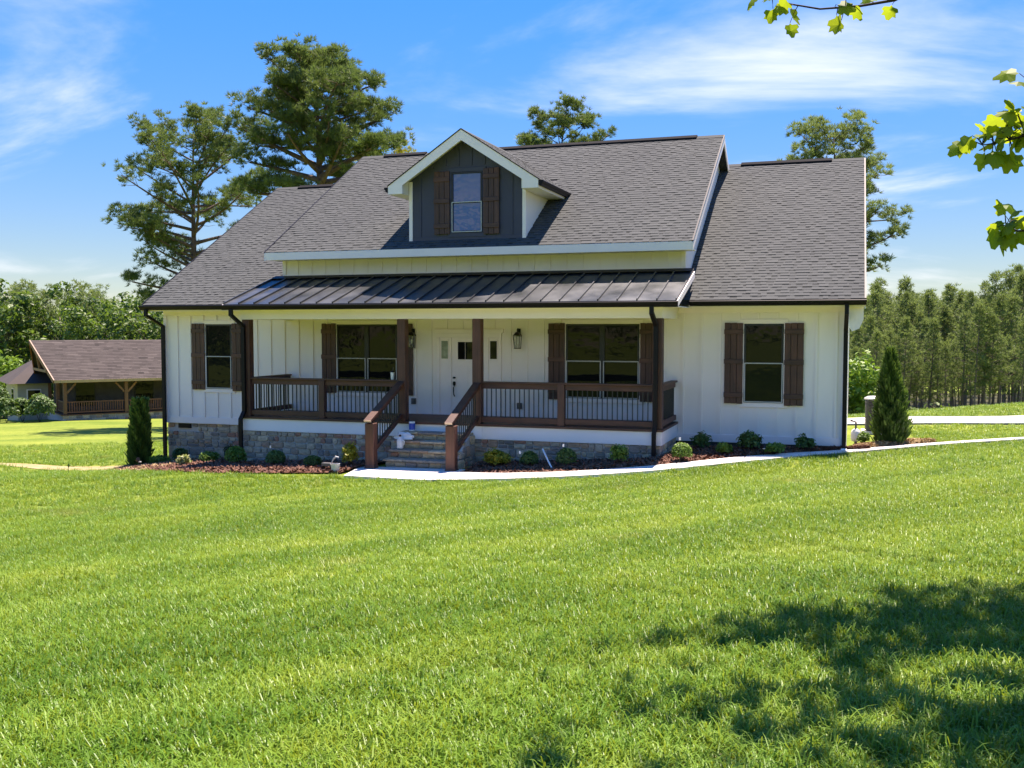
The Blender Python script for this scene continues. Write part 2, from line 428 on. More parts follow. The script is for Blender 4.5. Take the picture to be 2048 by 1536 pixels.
def unit_box(name, mat, parent, x0, x1, y0, y1, z0, z1):
    """a box part that shares one unit mesh per name and material"""
    k = (name, mat.name)
    if k not in UNIT: UNIT[k] = MB().box(0, 1, 0, 1, 0, 1).mesh(name, mat)
    o = bpy.data.objects.new(name, UNIT[k]); COL.objects.link(o)
    o.parent = parent; o.matrix_parent_inverse = world_mat(parent).inverted()
    o.location = (x0, y0, z0); o.scale = (x1 - x0, y1 - y0, z1 - z0)
    return o

# ------------------------------------------------------------------ terrain
TP = np.array([(0, 0, 0), (-3, 4, -0.17), (3, 4, 0.03), (0, -12, 0.3), (-15, -8, -0.6), (15, -8, 0.5), (-8, 8, -0.68), (6, 10, -0.1), (0, 11, -0.38), (-4, 13, -0.78), (4, 18, -0.5), (9, 20, -0.35),
    (-3.6, 19.9, -1.02), (-7.5, 18.5, -1.25), (-9.5, 18.5, -1.28), (-13.4, 19.9, -1.5), (-17.1, 21.9, -1.85), (-0.05, 21.8, -0.92), (-3.4, 22, -0.97), (3.8, 25.2, -0.85), (-17.6, 20.8, -1.95), (-13.4, 22, -1.6), (0, 28, -1.0), (-17.1, 33, -2.5), (0, 36, -1.4),
    (-16.47, 15.92, -1.46), (-13.65, 13.18, -1.34), (-16.8, 17.91, -1.63), (-21.7, 20.99, -2.02), (-36.19, 35.04, -3.34), (-21.25, 23.25, -2.22), (-48.4, 53.04, -4.51), (-49.4, 59.03, -4.82), (-58.2, 59.2, -5.16), (4.64, 31.02, -1.01), (4.96, 33.25, -1.0), (1.45, 29.41, -1.01), (1.56, 31.56, -1.0), (6.61, 44.36, -1.31), (2.61, 45.09, -1.83),
    (60, 0, 1.5), (-60, 0, -4), (60, 60, -2.5), (20, 75, -5), (0, 90, -6), (40, 110, -7), (-80, 30, -6), (-90, 90, -8), (-40, 110, -8), (0, -60, 1), (-60, -60, -2), (60, -60, 2), (120, 60, -4), (0, 160, -8), (-150, 100, -8), (150, 160, -8), (-20, 60, -4.5)], float)
def tps_fit(P, lam=0.02):
    n = len(P); d = np.linalg.norm(P[:, None, :2] - P[None, :, :2], axis=2)
    A = np.zeros((n + 3, n + 3)); A[:n, :n] = np.where(d > 0, d * d * np.log(d + 1e-9), 0) + lam * np.eye(n)
    A[:n, n] = 1; A[:n, n + 1:] = P[:, :2]; A[n, :n] = 1; A[n + 1:, :n] = P[:, :2].T
    b = np.zeros(n + 3); b[:n] = P[:, 2]
    return np.linalg.solve(A, b)
TW = tps_fit(TP)
def H(X, Y):
    X = np.clip(np.asarray(X, float), -170, 170); Y = np.clip(np.asarray(Y, float), -80, 190); n = len(TP)
    d = np.hypot(X[..., None] - TP[:, 0], Y[..., None] - TP[:, 1])
    return (d * d * np.log(d + 1e-9)) @ TW[:n] + TW[n] + TW[n + 1] * X + TW[n + 2] * Y
def h1(x, y): return float(H(np.array([x]), np.array([y]))[0])
def sheet(name, gx, gy, mat, fn=None):
    X, Y = np.meshgrid(gx, gy); Z = H(X, Y) if fn is None else fn(X, Y)
    v = np.stack([X, Y, Z], -1).reshape(-1, 3); nx, ny = len(gx), len(gy)
    i = np.arange(nx * ny).reshape(ny, nx)
    f = np.stack([i[:-1, :-1], i[:-1, 1:], i[1:, 1:], i[1:, :-1]], -1).reshape(-1, 4)
    return link(name, np_mesh(name, v, f, mat, smooth=True))
gx = np.concatenate([np.linspace(-900, -170, 8)[:-1], np.arange(-170, -30, 4), np.arange(-30, 16, 0.5), np.arange(16, 170, 4), np.linspace(170, 900, 8)])
gy = np.concatenate([np.linspace(-500, -80, 6)[:-1], np.arange(-80, -4, 4), np.arange(-4, 36, 0.5), np.arange(36, 190, 4), np.linspace(190, 1500, 10)])
tag(sheet('ground', gx, gy, M_LAWN), 'mown green lawn sloping around the house and beyond', kind='structure')

def slabs(o, back, front, size, dz, thick):
    """separate concrete panels with tooled joints, parts of o"""
    def res(p, n):
        p = np.array(p, float); q = np.r_[0, np.cumsum(np.linalg.norm(np.diff(p, axis=0), axis=1))]
        t = np.linspace(0, q[-1], n); u = np.stack([np.interp(t, q, p[:, k]) for k in (0, 1)], 1)
        for _ in range(4): u[1:-1] = (u[:-2] + 2 * u[1:-1] + u[2:]) / 4
        return u
    n = 121; a, b = res(back, n), res(front, n); ln = np.sum(np.linalg.norm(np.diff((a + b) / 2, axis=0), axis=1))
    k = max(1, int(ln / size)); st = [round(i * (n - 1) / k) for i in range(k + 1)]
    for i in range(k):
        ids = sorted(set(np.linspace(st[i], st[i + 1], 4).round().astype(int)))
        P = [a[j] for j in ids] + [b[j] for j in ids[::-1]]; c = np.mean(P, axis=0)
        P = [c + (q - c) * (1 - 0.012 / max(0.2, np.linalg.norm(q - c))) for q in P]
        top = [(q[0], q[1], h1(q[0], q[1]) + dz + 0.006) for q in P]
        MB().poly_prism(top, (0, 0, -thick)).build('slab', M_CONC, o)
def loft(name, back, front, n_across, mat, dz, kind=None, label=None, thick=0.0, dome=0.0, n_along=60):
    """strip draped on the ground between two polylines of (x, y); with thickness it becomes a slab"""
    def res(p, n):
        p = np.array(p, float); s = np.r_[0, np.cumsum(np.linalg.norm(np.diff(p, axis=0), axis=1))]
        # smooth by cubic-ish resample
        t = np.linspace(0, s[-1], n); q = np.stack([np.interp(t, s, p[:, k]) for k in (0, 1)], 1)
        for _ in range(4): q[1:-1] = (q[:-2] + 2 * q[1:-1] + q[2:]) / 4
        return q
    a, b = res(back, n_along), res(front, n_along)
    w = np.linspace(0, 1, n_across + 1)[None, :, None]
    G = a[:, None] * (1 - w) + b[:, None] * w
    ww = w[0, :, 0]
    Z = H(G[..., 0], G[..., 1]) + dz + dome * np.sin(math.pi * ww)[None, :]
    V = np.concatenate([G, Z[..., None]], 2); m, k = V.shape[:2]
    v = V.reshape(-1, 3); i = np.arange(m * k).reshape(m, k)
    f = np.stack([i[:-1, :-1], i[:-1, 1:], i[1:, 1:], i[1:, :-1]], -1).reshape(-1, 4)
    if thick:
        ring = np.r_[i[:, 0], i[-1, 1:], i[::-1, -1][1:], i[0, ::-1][1:-1]]
        low = v[ring].copy(); low[:, 2] -= thick
        o = len(v); v = np.concatenate([v, low]); r2 = np.arange(o, o + len(ring))
        f = np.concatenate([f, np.stack([ring, np.roll(ring, -1), np.roll(r2, -1), r2], 1)])
    ob = link(name, np_mesh(name, v, f, mat))
    return tag(ob, label, kind=kind)
# front pad and walk, driveway, planting beds, bare strip
WALK = ([(-7.35, 18.45), (-6.44, 18.15), (-4.93, 18.25), (-3.53, 18.95), (-1.89, 20.45), (-0.07, 22.0), (1.69, 23.55), (3.8, 25.2), (9, 29.5), (18, 37)],
     [(-7.35, 17.05), (-6.07, 17.15), (-4.71, 17.43), (-3.37, 18.08), (-1.8, 19.55), (-0.07, 21.45), (1.66, 23.05), (3.75, 24.6), (9, 28.7), (18, 36)])
slabs(loft('walkway', *WALK, 3, M_JOINT, 0.035, 'structure', 'pale concrete walk curving along the planting beds', 0.12), *WALK, 1.5, 0.045, 0.1)
loft('landing_pad', [(-9.75, 18.85), (-7.36, 18.85)], [(-9.35, 17.35), (-7.36, 17.0)], 3, M_CONC, 0.05, 'structure', 'pale concrete pad at the foot of the steps', 0.12, n_along=8)
ra = np.array([0.947, 0.3206])
def dpt(s, t): return tuple(np.array([1.45, 29.6]) + ra * s + np.array([-0.3206, 0.947]) * t)
DRV = ([dpt(-2.2, 2.3), dpt(8, 2.4), dpt(25, 2.6), dpt(70, 4)], [dpt(-2.2, 0.1), dpt(8, 0), dpt(25, -0.4), dpt(70, -1)])
slabs(loft('driveway', *DRV, 4, M_JOINT, 0.035, 'structure', 'pale concrete driveway crossing the lawn beside the house', 0.1), *DRV, 3.0, 0.05, 0.1)
loft('bare_strip', [(-30, 24.0), (-24, 22.4), (-19.9, 21.4), (-17.5, 21.9)], [(-30, 22.6), (-24, 21.4), (-19.6, 20.4), (-17.0, 20.5)], 4, M_DIRT, 0.012, 'structure', 'bare pale soil strip below the lawn edge')
BED_L = ([(-17.6, 21.6), (-17.1, 21.95), (-13.5, 21.95), (-13.4, 20.1), (-9.6, 20.1)], [(-17.4, 20.3), (-16.0, 18.9), (-13.6, 17.9), (-12.2, 17.55), (-9.7, 17.85)])
BED_R = ([(-7.4, 20.1), (-3.6, 20.1), (-3.5, 21.95), (-0.1, 21.97), (0.4, 22.3)], [(-7.3, 18.5), (-6.44, 18.2), (-4.93, 18.3), (-3.53, 19.0), (-1.89, 20.5), (-0.07, 22.02), (0.4, 22.26)])
loft('mulch_bed_west', *BED_L, 10, M_MULCH, 0.035, 'structure', 'red brown mulch bed with a straw end', dome=0.05)
loft('mulch_bed_east', *BED_R, 10, M_MULCH, 0.035, 'structure', 'red brown mulch bed between porch and walk', dome=0.05)
loft('mulch_bed_corner', [(0.05, 22.3), (0.1, 23.6), (0.9, 24.3), (1.75, 24.0)], [(0.3, 22.35), (0.7, 22.75), (1.2, 23.2), (1.8, 23.72)], 6, M_MULCH, 0.035, 'structure', 'mulch patch round the tall arborvitae', dome=0.04, n_along=30)

# ------------------------------------------------------------------ the house
YW = 22.0                                   # front wall plane
XL, XR = -17.1, -0.05
house = empty('farmhouse', (-8.5, 26, -1.0))
tag(house, 'white board and batten farmhouse with grey shingle roof and front porch', 'house')
WE = (21.5, 2.27, 0.589)                    # wing roof: eave y, eave z, slope
CE = (21.4, 3.52, 0.599)                    # raised centre roof
WRY, CRY = 28.03, 26.66
def zW(y): return WE[1] + WE[2] * (y - WE[0])
def zC(y): return CE[1] + CE[2] * (y - CE[0])
CX0, CX1 = -13.62, -3.22                    # centre roof edges
CW0, CW1 = -13.5, -3.44                     # centre walls

m = MB().box(XL, XR, YW, YW + 0.18, -0.81, 2.24)
m.build('front_wall', M_SIDING, house)
MB().box(CW0, CW1, YW + 0.0, YW + 0.15, 2.245, 3.42).build('upper_wall', M_SIDING, house)
for x, nm in ((XL, 'side_wall'), (XR - 0.18, 'side_wall')):
    MB().poly_prism([(x, YW + 0.181, -1.6), (x, YW + 0.181, 2.3), (x, WRY, 5.95), (x, 33.8, 2.3), (x, 33.8, -1.6)], (0.18, 0, 0)).build(nm, M_SIDING, house)
MB().box(XL + 0.19, XR - 0.19, 33.6, 33.8, -2.8, 2.3).build('back_wall', M_SIDING, house)
for x, d in ((CW0, 0.12), (CW1 - 0.12, 0.12)):   # cheeks of the raised centre roof
    MB().poly_prism([(x, YW + 0.152, 2.26), (x, YW + 0.152, 3.40), (x, CRY, zC(CRY) - 0.14), (x, 31.2, zC(CRY) - 0.14 - 0.599 * (31.2 - CRY)), (x, 31.2, 2.3)], (d, 0, 0)).build('cheek_wall', M_SIDING, house)
# foundation, dark on the right, stone on the left
MB().box(-3.6, XR - 0.02, YW + 0.03, YW + 0.17, -1.5, -0.812).build('foundation', M_FOUND, house)
MB().box(XL + 0.03, -13.2, YW + 0.06, YW + 0.2, -2.4, -0.812).build('foundation', M_MORTAR, house)

# trim boards on the front wall
def band(x0, x1, z0, z1, d=0.022, y=YW, mat=M_TRIM, nm='trim_board'):
    return MB().cbox(x0, x1, y - d, y - 0.001, z0, z1, 0.004).build(nm, mat, house)
band(XL, XR, -0.81, -0.64, 0.026); band(XL, XR, 2.0, 2.135, 0.026)
for x in (XL, XR - 0.1): band(x, x + 0.1, -0.635, 1.995, 0.028, nm='corner_board')
band(CW0, CW1, 2.90, 3.0, 0.026); 
for x in (CW0, CW1 - 0.1): band(x, x + 0.1, 3.004, 3.38, 0.028, nm='corner_board')

WINS = [(-15.80, -15.02, 0.11, 1.77, 1, True), (-11.99, -10.36, 0.10, 1.76, 2, True), (-6.14, -4.45, 0.08, 1.76, 2, True), (-2.17, -1.35, 0.07, 1.76, 1, True)]
SH_W = 0.395
DOOR = (-9.32, -7.70, -0.40, 1.55)
# battens
x = XL + 0.42
while x < XR - 0.2:
    segs = [(-0.635, 1.995)]
    for (a, b, z0, z1, k, s_) in WINS:
        if a - 0.10 < x < b + 0.10: segs = [(-0.635, z0 - 0.105), (z1 + 0.105, 1.995)]
    if DOOR[0] - 0.03 < x < DOOR[1] + 0.03: segs = [(DOOR[3] + 0.01, 1.995)]
    for s0, s1 in segs: unit_box('batten', M_SIDING, house, x - 0.025, x + 0.025, YW - 0.030, YW - 0.001, s0, s1)
    x += 0.4
x = CW0 + 0.42
while x < CW1 - 0.15:
    unit_box('batten', M_SIDING, house, x - 0.02, x + 0.02, YW - 0.019, YW - 0.001, 3.004, 3.38); x += 0.385

def window(a, b, z0, z1, k, y, parent=house, casing=M_TRIM, gl=M_GLASS, cas=True):
    w = MB()
    t = 0.042
    w.cbox(a, b, y - 0.04, y - 0.002, z1 - t, z1, 0.004); w.cbox(a, b, y - 0.04, y - 0.002, z0, z0 + t, 0.004)
    w.cbox(a, a + t, y - 0.04, y - 0.002, z0 + t, z1 - t, 0.004); w.cbox(b - t, b, y - 0.04, y - 0.002, z0 + t, z1 - t, 0.004)
    W = (b - a) / k
    for i in range(1, k): w.cbox(a + i * W - 0.06, a + i * W + 0.06, y - 0.042, y - 0.002, z0 + t, z1 - t, 0.004)
    wo_ = w.build('window', M_BLACKF, parent)
    zm = (z0 + z1) / 2
    for i in range(k):
        xa = a + i * W + (t if i == 0 else 0.06); xb = a + (i + 1) * W - (t if i == k - 1 else 0.06)
        MB().box(xa, xb, y - 0.016, y - 0.004, zm + 0.02, z1 - t).build('pane', gl, wo_)
        MB().box(xa, xb, y - 0.014, y - 0.004, z0 + t, zm - 0.02).build('pane', gl, wo_)
        MB().box(xa, xb, y - 0.034, y - 0.004, zm - 0.018, zm + 0.018).build('meeting_rail', M_BLACKF, wo_)
        s = MB(); d0, d1 = y - 0.052, y - 0.043; q = 0.018
        xa -= 0.032; xb += 0.032; s0, s1 = z0 + 0.01, zm + 0.012
        s.box(xa, xb, d0, d1, s1 - q, s1).box(xa, xb, d0, d1, s0, s0 + q).box(xa, xa + q, d0, d1, s0 + q, s1 - q).box(xb - q, xb, d0, d1, s0 + q, s1 - q)
        s.build('screen_frame', M_SCREEN, wo_)
    if cas:
        c = MB()
        c.cbox(a - 0.09, b + 0.09, y - 0.03, y - 0.001, z1 + 0.002, z1 + 0.10, 0.004).cbox(a - 0.09, b + 0.09, y - 0.03, y - 0.001, z0 - 0.10, z0 - 0.002, 0.004)
        c.cbox(a - 0.09, a - 0.002, y - 0.03, y - 0.001, z0 - 0.001, z1 + 0.001, 0.004).cbox(b + 0.002, b + 0.09, y - 0.03, y - 0.001, z0 - 0.001, z1 + 0.001, 0.004)
        c.build('casing', casing, wo_)
    return wo_
def shutter(x0, x1, z0, z1, y, parent=house):
    sh = MB().box(x0 + 0.004, x1 - 0.004, y - 0.037, y - 0.032, z0 + 0.01, z1 - 0.01).build('shutter', M_SHUT, parent)
    n = 3; w = (x1 - x0) / n
    for i in range(n):
        j0, j1 = rnd.uniform(-0.006, 0.006), rnd.uniform(-0.006, 0.006)
        MB().cbox(x0 + i * w + 0.004, x0 + (i + 1) * w - 0.004, y - 0.058, y - 0.038, z0 + j0, z1 + j1, 0.005).build('plank', M_SHUT, sh)
    for zz in (z0 + 0.14, (z0 + z1) / 2 - 0.01, z1 - 0.24):
        MB().cbox(x0 - 0.004, x1 + 0.004, y - 0.082, y - 0.059, zz, zz + 0.105, 0.005).build('rail', M_SHUTX, sh)
for (a, b, z0, z1, k, s_) in WINS:
    window(a, b, z0, z1, k, YW)
    shutter(a - SH_W - 0.02, a - 0.02, z0 - 0.03, z1 + 0.02, YW); shutter(b + 0.02, b + SH_W + 0.02, z0 - 0.05, z1 + 0.02, YW)

# entrance: frame, two sidelights, door
df = MB()
a, b, z0, z1 = DOOR
df.cbox(a, b, YW - 0.045, YW - 0.001, z1 - 0.10, z1, 0.004)
for x0, x1 in ((a, a + 0.07), (-8.99, -8.945), (-8.055, -8.01), (b - 0.07, b)): df.cbox(x0, x1, YW - 0.045, YW - 0.001, z0, z1 - 0.101, 0.004)
df.cbox(a - 0.05, b + 0.05, YW - 0.06, YW - 0.001, z1 + 0.001, z1 + 0.10, 0.004)
dfo = df.build('door_frame', M_TRIM, house)
for x0, x1, mat in ((-9.249, -8.991, M_DGLASS), (-8.009, -7.771, M_GLASS)):
    sl = MB().box(x0, x1, YW - 0.022, YW - 0.001, z0, z1 - 0.102).build('sidelight', M_TRIM, house)
    c = (x0 + x1) / 2
    MB().cbox(c - 0.10, c + 0.10, YW - 0.036, YW - 0.023, 0.92, 1.40, 0.004).build('pane_frame', M_TRIM, sl)
    MB().box(c - 0.082, c + 0.082, YW - 0.040, YW - 0.0365, 0.95, 1.37).build('pane', mat, sl)
dr = MB().box(-8.943, -8.057, YW - 0.026, YW - 0.001, z0 + 0.02, z1 - 0.103).build('door', M_TRIM, house)
p = MB()
for x0, x1, q0, q1 in ((-8.84, -8.53, -0.30, 0.78), (-8.47, -8.16, -0.30, 0.78)):
    p.cbox(x0, x1, YW - 0.032, YW - 0.0265, q0, q1, 0.005)
p.build('door_panel', M_TRIM, dr)
MB().cbox(-8.81, -8.19, YW - 0.040, YW - 0.0265, 0.90, 1.38, 0.004).build('pane_frame', M_TRIM, dr)
for i in range(3):
    x0 = -8.78 + i * 0.19
    MB().box(x0, x0 + 0.178, YW - 0.046, YW - 0.041, 0.935, 1.345).build('pane', M_GLASS, dr)
hs = MB().lathe([(0.02, -0.02), (0.034, -0.012), (0.034, 0.012), (0.02, 0.02)], (-8.87, YW - 0.06, 0.50), 10)
hs.lathe([(0.018, -0.05), (0.036, -0.02), (0.036, 0.03), (0.018, 0.05)], (-8.87, YW - 0.06, 0.36), 10)
hs.tube([(-8.87, YW - 0.05, 0.31), (-8.87, YW - 0.10, 0.27), (-8.87, YW - 0.105, 0.18), (-8.87, YW - 0.09, 0.10), (-8.87, YW - 0.04, 0.06)], [0.014] * 5, 6)
hs.build('handle', M_BRONZE, dr)
MB().cbox(-8.96, -8.04, YW - 0.09, YW - 0.001, z0, z0 + 0.018, 0.003).build('threshold', M_BRONZE, house)
for x, z in ((-9.93, -0.08), (-7.25, -0.13)):
    bx = MB().cbox(x - 0.06, x + 0.06, YW - 0.06, YW - 0.02, z - 0.07, z + 0.07, 0.006).build('outlet_box', M_GREYM, house)
    MB().cbox(x - 0.045, x + 0.045, YW - 0.085, YW - 0.061, z - 0.05, z + 0.055, 0.01).build('outlet_cover', M_GREYM, bx)

# ---------------------------------------------------------------- roofs
def roof_plane(nm, x0, x1, y0, z0, y1, sl, th, mat, parent=house):
    """solid roof slab, top surface through (y0,z0) rising by sl"""
    z1 = z0 + sl * (y1 - y0)
    return MB().poly_prism([(x0, y0, z0), (x0, y1, z1), (x0, y1, z1 - th), (x0, y0, z0 - th)], (x1 - x0, 0, 0)).build(nm, mat, parent)
roof = roof_plane('roof', -17.36, CW0 - 0.01, WE[0], WE[1] - 0.012, WRY, WE[2], 0.10, M_DECK)
roof_plane('roof_slope', CW1 + 0.01, 0.25, WE[0], WE[1] - 0.012, WRY, WE[2], 0.10, M_DECK, roof)
roof_plane('roof_slope', -17.36, 0.25, 34.5, WE[1] - 0.012, WRY + 0.002, -WE[2], 0.10, M_DECK, roof)
croof = roof_plane('upper_roof', CX0, CX1, CE[0], CE[1] - 0.012, CRY, CE[2], 0.10, M_DECK)
roof_plane('roof_slope', CX0, CX1, 31.6, zC(CRY) - 0.012 - CE[2] * (31.6 - CRY), CRY + 0.002, -CE[2], 0.10, M_DECK, croof)

SH_BIG = []          # candidate single shingles: (distance, corners 8x3, tone, roof)
FIELD = {'v': [], 'f': [], 't': []}
def shingles(O, U, S, W, Ls, keep=lambda p: True, who=None, exp=0.128):
    """courses of laminated shingles on the plane O + u U + s S"""
    O, U, S = (np.array(q, float) for q in (O, U, S)); N = np.cross(U, S)
    if N[2] < 0: N = -N
    nc = int(Ls / exp + 0.999)
    for c in range(nc):
        s0 = c * exp - (0.02 if c == 0 else 0); s1 = min((c + 1) * exp + 0.03, Ls)
        if s1 - s0 < 0.03: continue
        u = -rnd.uniform(0, 0.3)
        while u < W:
            wt = rnd.uniform(0.10, 0.34); wg = rnd.uniform(0.06, 0.20)
            a, b = max(u, 0), min(u + wt, W)
            if b - a > 0.02:
                mid = O + U * (a + b) / 2 + S * s0
                if keep(mid):
                    t0 = (0.005 if who == 'D' else 0.015) + rnd.uniform(-0.002, 0.003)
                    P = []
                    for (uu, ss, lo, hi) in ((a, s0, -0.004, t0), (b, s0, -0.004, t0), (b, s1, -0.006, 0.003), (a, s1, -0.006, 0.003)):
                        base = O + U * uu + S * ss
                        P.append((base + N * lo, base + N * hi))
                    vs8 = np.array([q[0] for q in P] + [q[1] for q in P])
                    tone = min(1, max(0.3, rnd.gauss(0.62, 0.06)))
                    SH_BIG.append((float(np.linalg.norm(mid - np.array([0, 0, 1.65]))), vs8, tone, who))
            a, b = max(u + wt, 0), min(u + wt + wg, W)
            if b - a > 0.02:
                mid = O + U * (a + b) / 2 + S * s0
                if keep(mid):
                    o = sum(len(q) for q in FIELD['v'])
                    sm = min(s0 + exp * rnd.uniform(0.58, 0.78), s1 - 0.004)
                    q = lambda uu, ss, h: O + U * uu + S * ss + N * h
                    FIELD['v'].append(np.array([q(a, s0, -0.004), q(b, s0, -0.004), q(a, s0, 0.009), q(b, s0, 0.009), q(a, sm, 0.006), q(b, sm, 0.006), q(a, s1, 0.002), q(b, s1, 0.002)]))
                    FIELD['f'] += [(o, o + 1, o + 3, o + 2), (o + 2, o + 3, o + 5, o + 4), (o + 4, o + 5, o + 7, o + 6)]
                    tn = min(1, max(0.2, rnd.gauss(0.56, 0.06)))
                    FIELD['t'] += [0.15, tn, max(0.05, rnd.gauss(0.20, 0.07))]
            u += wt + wg
cW = 1 / math.hypot(1, WE[2]); cC = 1 / math.hypot(1, CE[2])
SW = (0, cW, WE[2] * cW); SCn = (0, cC, CE[2] * cC)
shingles((-17.36, WE[0], WE[1]), (1, 0, 0), SW, CW0 - 17.36 * -1 - 0.01, (WRY - WE[0]) / cW, who='W')
shingles((CW1 + 0.01, WE[0], WE[1]), (1, 0, 0), SW, 0.25 - CW1 - 0.01, (WRY - WE[0]) / cW, who='W')
shingles((CX0, CE[0], CE[1]), (1, 0, 0), SCn, CX1 - CX0, (CRY - CE[0]) / cC, who='C',
         keep=lambda p: not (-9.85 < p[0] < -7.08 and 21.85 < p[1] < 24.5))

# eaves, fascias, soffits, rake boards
MB().box(-17.36, -13.2, WE[0] + 0.02, YW - 0.03, 2.137, 2.155).build('soffit', M_SOFFIT, house)
MB().box(-3.3, 0.25, WE[0] + 0.02, YW - 0.03, 2.137, 2.155).build('soffit', M_SOFFIT, house)
MB().box(-17.36, -13.2, WE[0] + 0.0, WE[0] + 0.019, 2.10, 2.245).build('fascia', M_TRIM, house)
MB().box(-3.3, 0.25, WE[0] + 0.0, WE[0] + 0.019, 2.10, 2.245).build('fascia', M_TRIM, house)
MB().cbox(CX0, CX1, CE[0] - 0.022, CE[0] - 0.001, CE[1] - 0.195, CE[1] - 0.012, 0.004).build('fascia', M_TRIM, house)
MB().box(CX0, CX1, CE[0] + 0.001, YW - 0.03, CE[1] - 0.178, CE[1] - 0.16).build('soffit', M_SOFFIT, house)
def rake(x0, x1, e, ry, back_y, nm='rake_board', h=0.19):
    ez, sl = e[1], e[2]; zr = ez + sl * (ry - e[0]); zb = zr - sl * (back_y - ry); d = 0.02
    MB().poly_prism([(x0, e[0] - 0.02, ez - d - 0.012), (x0, ry, zr - d), (x0, ry, zr - d - h), (x0, e[0] - 0.02, ez - d - h)], (x1 - x0, 0, 0)).build(nm, M_TRIM, house)
    MB().poly_prism([(x0, ry + 0.001, zr - d), (x0, back_y, zb - d), (x0, back_y, zb - d - h), (x0, ry + 0.001, zr - d - h)], (x1 - x0, 0, 0)).build(nm, M_TRIM, house)
rake(CX1 + 0.002, CX1 + 0.026, CE, CRY, 31.6); rake(CX0 - 0.026, CX0 - 0.002, CE, CRY, 31.6)
rake(0.252, 0.272, WE, WRY, 34.5); rake(-17.382, -17.362, WE, WRY, 34.5)
# dark drip edges along the rakes and ridge vents
for (x0, e, ry) in ((CX1 + 0.005, CE, CRY), (0.255, WE, WRY), (-17.39, WE, WRY), (CX0 - 0.03, CE, CRY)):
    MB().beam((x0 + 0.013, e[0] - 0.02, e[1] + 0.0), (x0 + 0.013, ry, e[1] + e[2] * (ry - e[0])), 0.035, 0.022).build('drip_edge', M_BLACK, house)
def vent(x0, x1, y, z):
    MB().poly_prism([(x0, y - 0.16, z - 0.075), (x0, y - 0.15, z - 0.03), (x0, y, z + 0.055), (x0, y + 0.15, z - 0.03), (x0, y + 0.16, z - 0.075)], (x1 - x0, 0, 0)).build('ridge_vent', M_VENT, house)
zr = zW(WRY); vent(-16.55, -15.35, WRY, zr); vent(-2.9, -0.55, WRY, zr)
zr = zC(CRY); vent(-12.9, -11.6, CRY, zr); vent(-9.8, -3.9, CRY, zr)
def cap(x0, x1, y, z):
    MB().poly_prism([(x0, y - 0.15, z - 0.07), (x0, y, z + 0.02), (x0, y + 0.15, z - 0.07)], (x1 - x0, 0, 0)).build('ridge_cap', M_SHIN, house)
zr = zW(WRY)
for a_, b_ in ((-17.36, -16.56), (-15.34, -13.6), (-3.3, -2.91), (-0.54, 0.25)): cap(a_, b_, WRY, zr)
zr = zC(CRY)
for a_, b_ in ((CX0, -12.91), (-11.59, -9.81), (-3.89, CX1)): cap(a_, b_, CRY, zr)

# gutters and downspouts
def gutter(nm, pts, parent=house):
    """K-style trough: profile in the plane across the run"""
    (x0, y, z), (x1, _, _) = pts
    prof = [(0, 0), (0, 0.115), (-0.012, 0.115), (-0.10, 0.115), (-0.115, 0.10), (-0.105, 0.06), (-0.075, 0.03), (-0.07, 0)]
    MB().poly_prism([(x0, y + a, z + b) for a, b in prof], (x1 - x0, 0, 0)).build(nm, M_BLACK, parent)
gutter('gutter', [(-17.40, WE[0] - 0.002, 2.135), (-13.72, WE[0], 2.135)])
gutter('gutter', [(-3.26, WE[0] - 0.002, 2.135), (0.29, WE[0], 2.135)])
def downspout(pts, foot=False):
    d = MB()
    for p0, p1 in zip(pts[:-1], pts[1:]):
        v = np.array(p1, float) - np.array(p0, float); v /= np.linalg.norm(v)
        d.beam(np.array(p0) - v * 0.02, np.array(p1) + v * 0.02, 0.085, 0.065, (0, 1, 0.001) if abs(v[2]) > 0.8 else (0, 0, 1))
    o = d.build('downspout', M_BLACK, house)
    if foot:
        x, y, z = pts[-1]
        MB().beam((x, y, z - 0.02), (x, y - 0.10, z - 0.10), 0.12, 0.10, (0, 1, 1)).build('drain_adapter', M_PLAST, o)
downspout([(-17.22, 21.44, 2.13), (-17.22, 21.44, 2.0), (-17.06, 21.90, 1.72), (-17.06, 21.90, -1.95)])
downspout([(-0.085, 21.44, 2.13), (-0.085, 21.44, 1.98), (-0.10, 21.93, 1.62), (-0.10, 21.93, -0.86)], True)
# bracket and small fittings on the right gable side
MB().poly_prism([(-0.04, 21.62, 2.13), (0.24, 21.62, 2.13), (0.24, 21.62, 1.85), (0.16, 21.62, 1.66), (0.02, 21.62, 1.60), (-0.04, 21.62, 1.70)], (0, 0.34, 0)).build('eave_return', M_TRIM, house)

# ---------------------------------------------------------------- dormer
DX0, DX1, DXC, DY = -9.90, -7.03, -8.45, 21.74
DA, DS = 6.18, 0.655                         # apex of the roof surface, slope
HALF = 1.83
YF = 21.38                                   # front edge of the dormer roof
def zD(x): return DA - DS * abs(x - DXC)
dorm = MB().poly_prism([(DX0, DY, 3.70), (DX1, DY, 3.70), (DX1, DY, zD(DX1) - 0.12), (DXC, DY, DA - 0.12), (DX0, DY, zD(DX0) - 0.12)], (0, 0.12, 0)).build('dormer', M_NAVY, house)
for x in (DX0, DX1 - 0.10):
    ze = zD(DX0 if x == DX0 else DX1) - 0.13
    yb = CE[0] + (ze - CE[1]) / CE[2] + 0.3
    MB().poly_prism([(x, DY + 0.121, zC(DY) - 0.15), (x, DY + 0.121, ze), (x, yb, ze), (x, yb, zC(yb) - 0.15)], (0.10, 0, 0)).build('cheek_wall', M_SIDING, dorm)
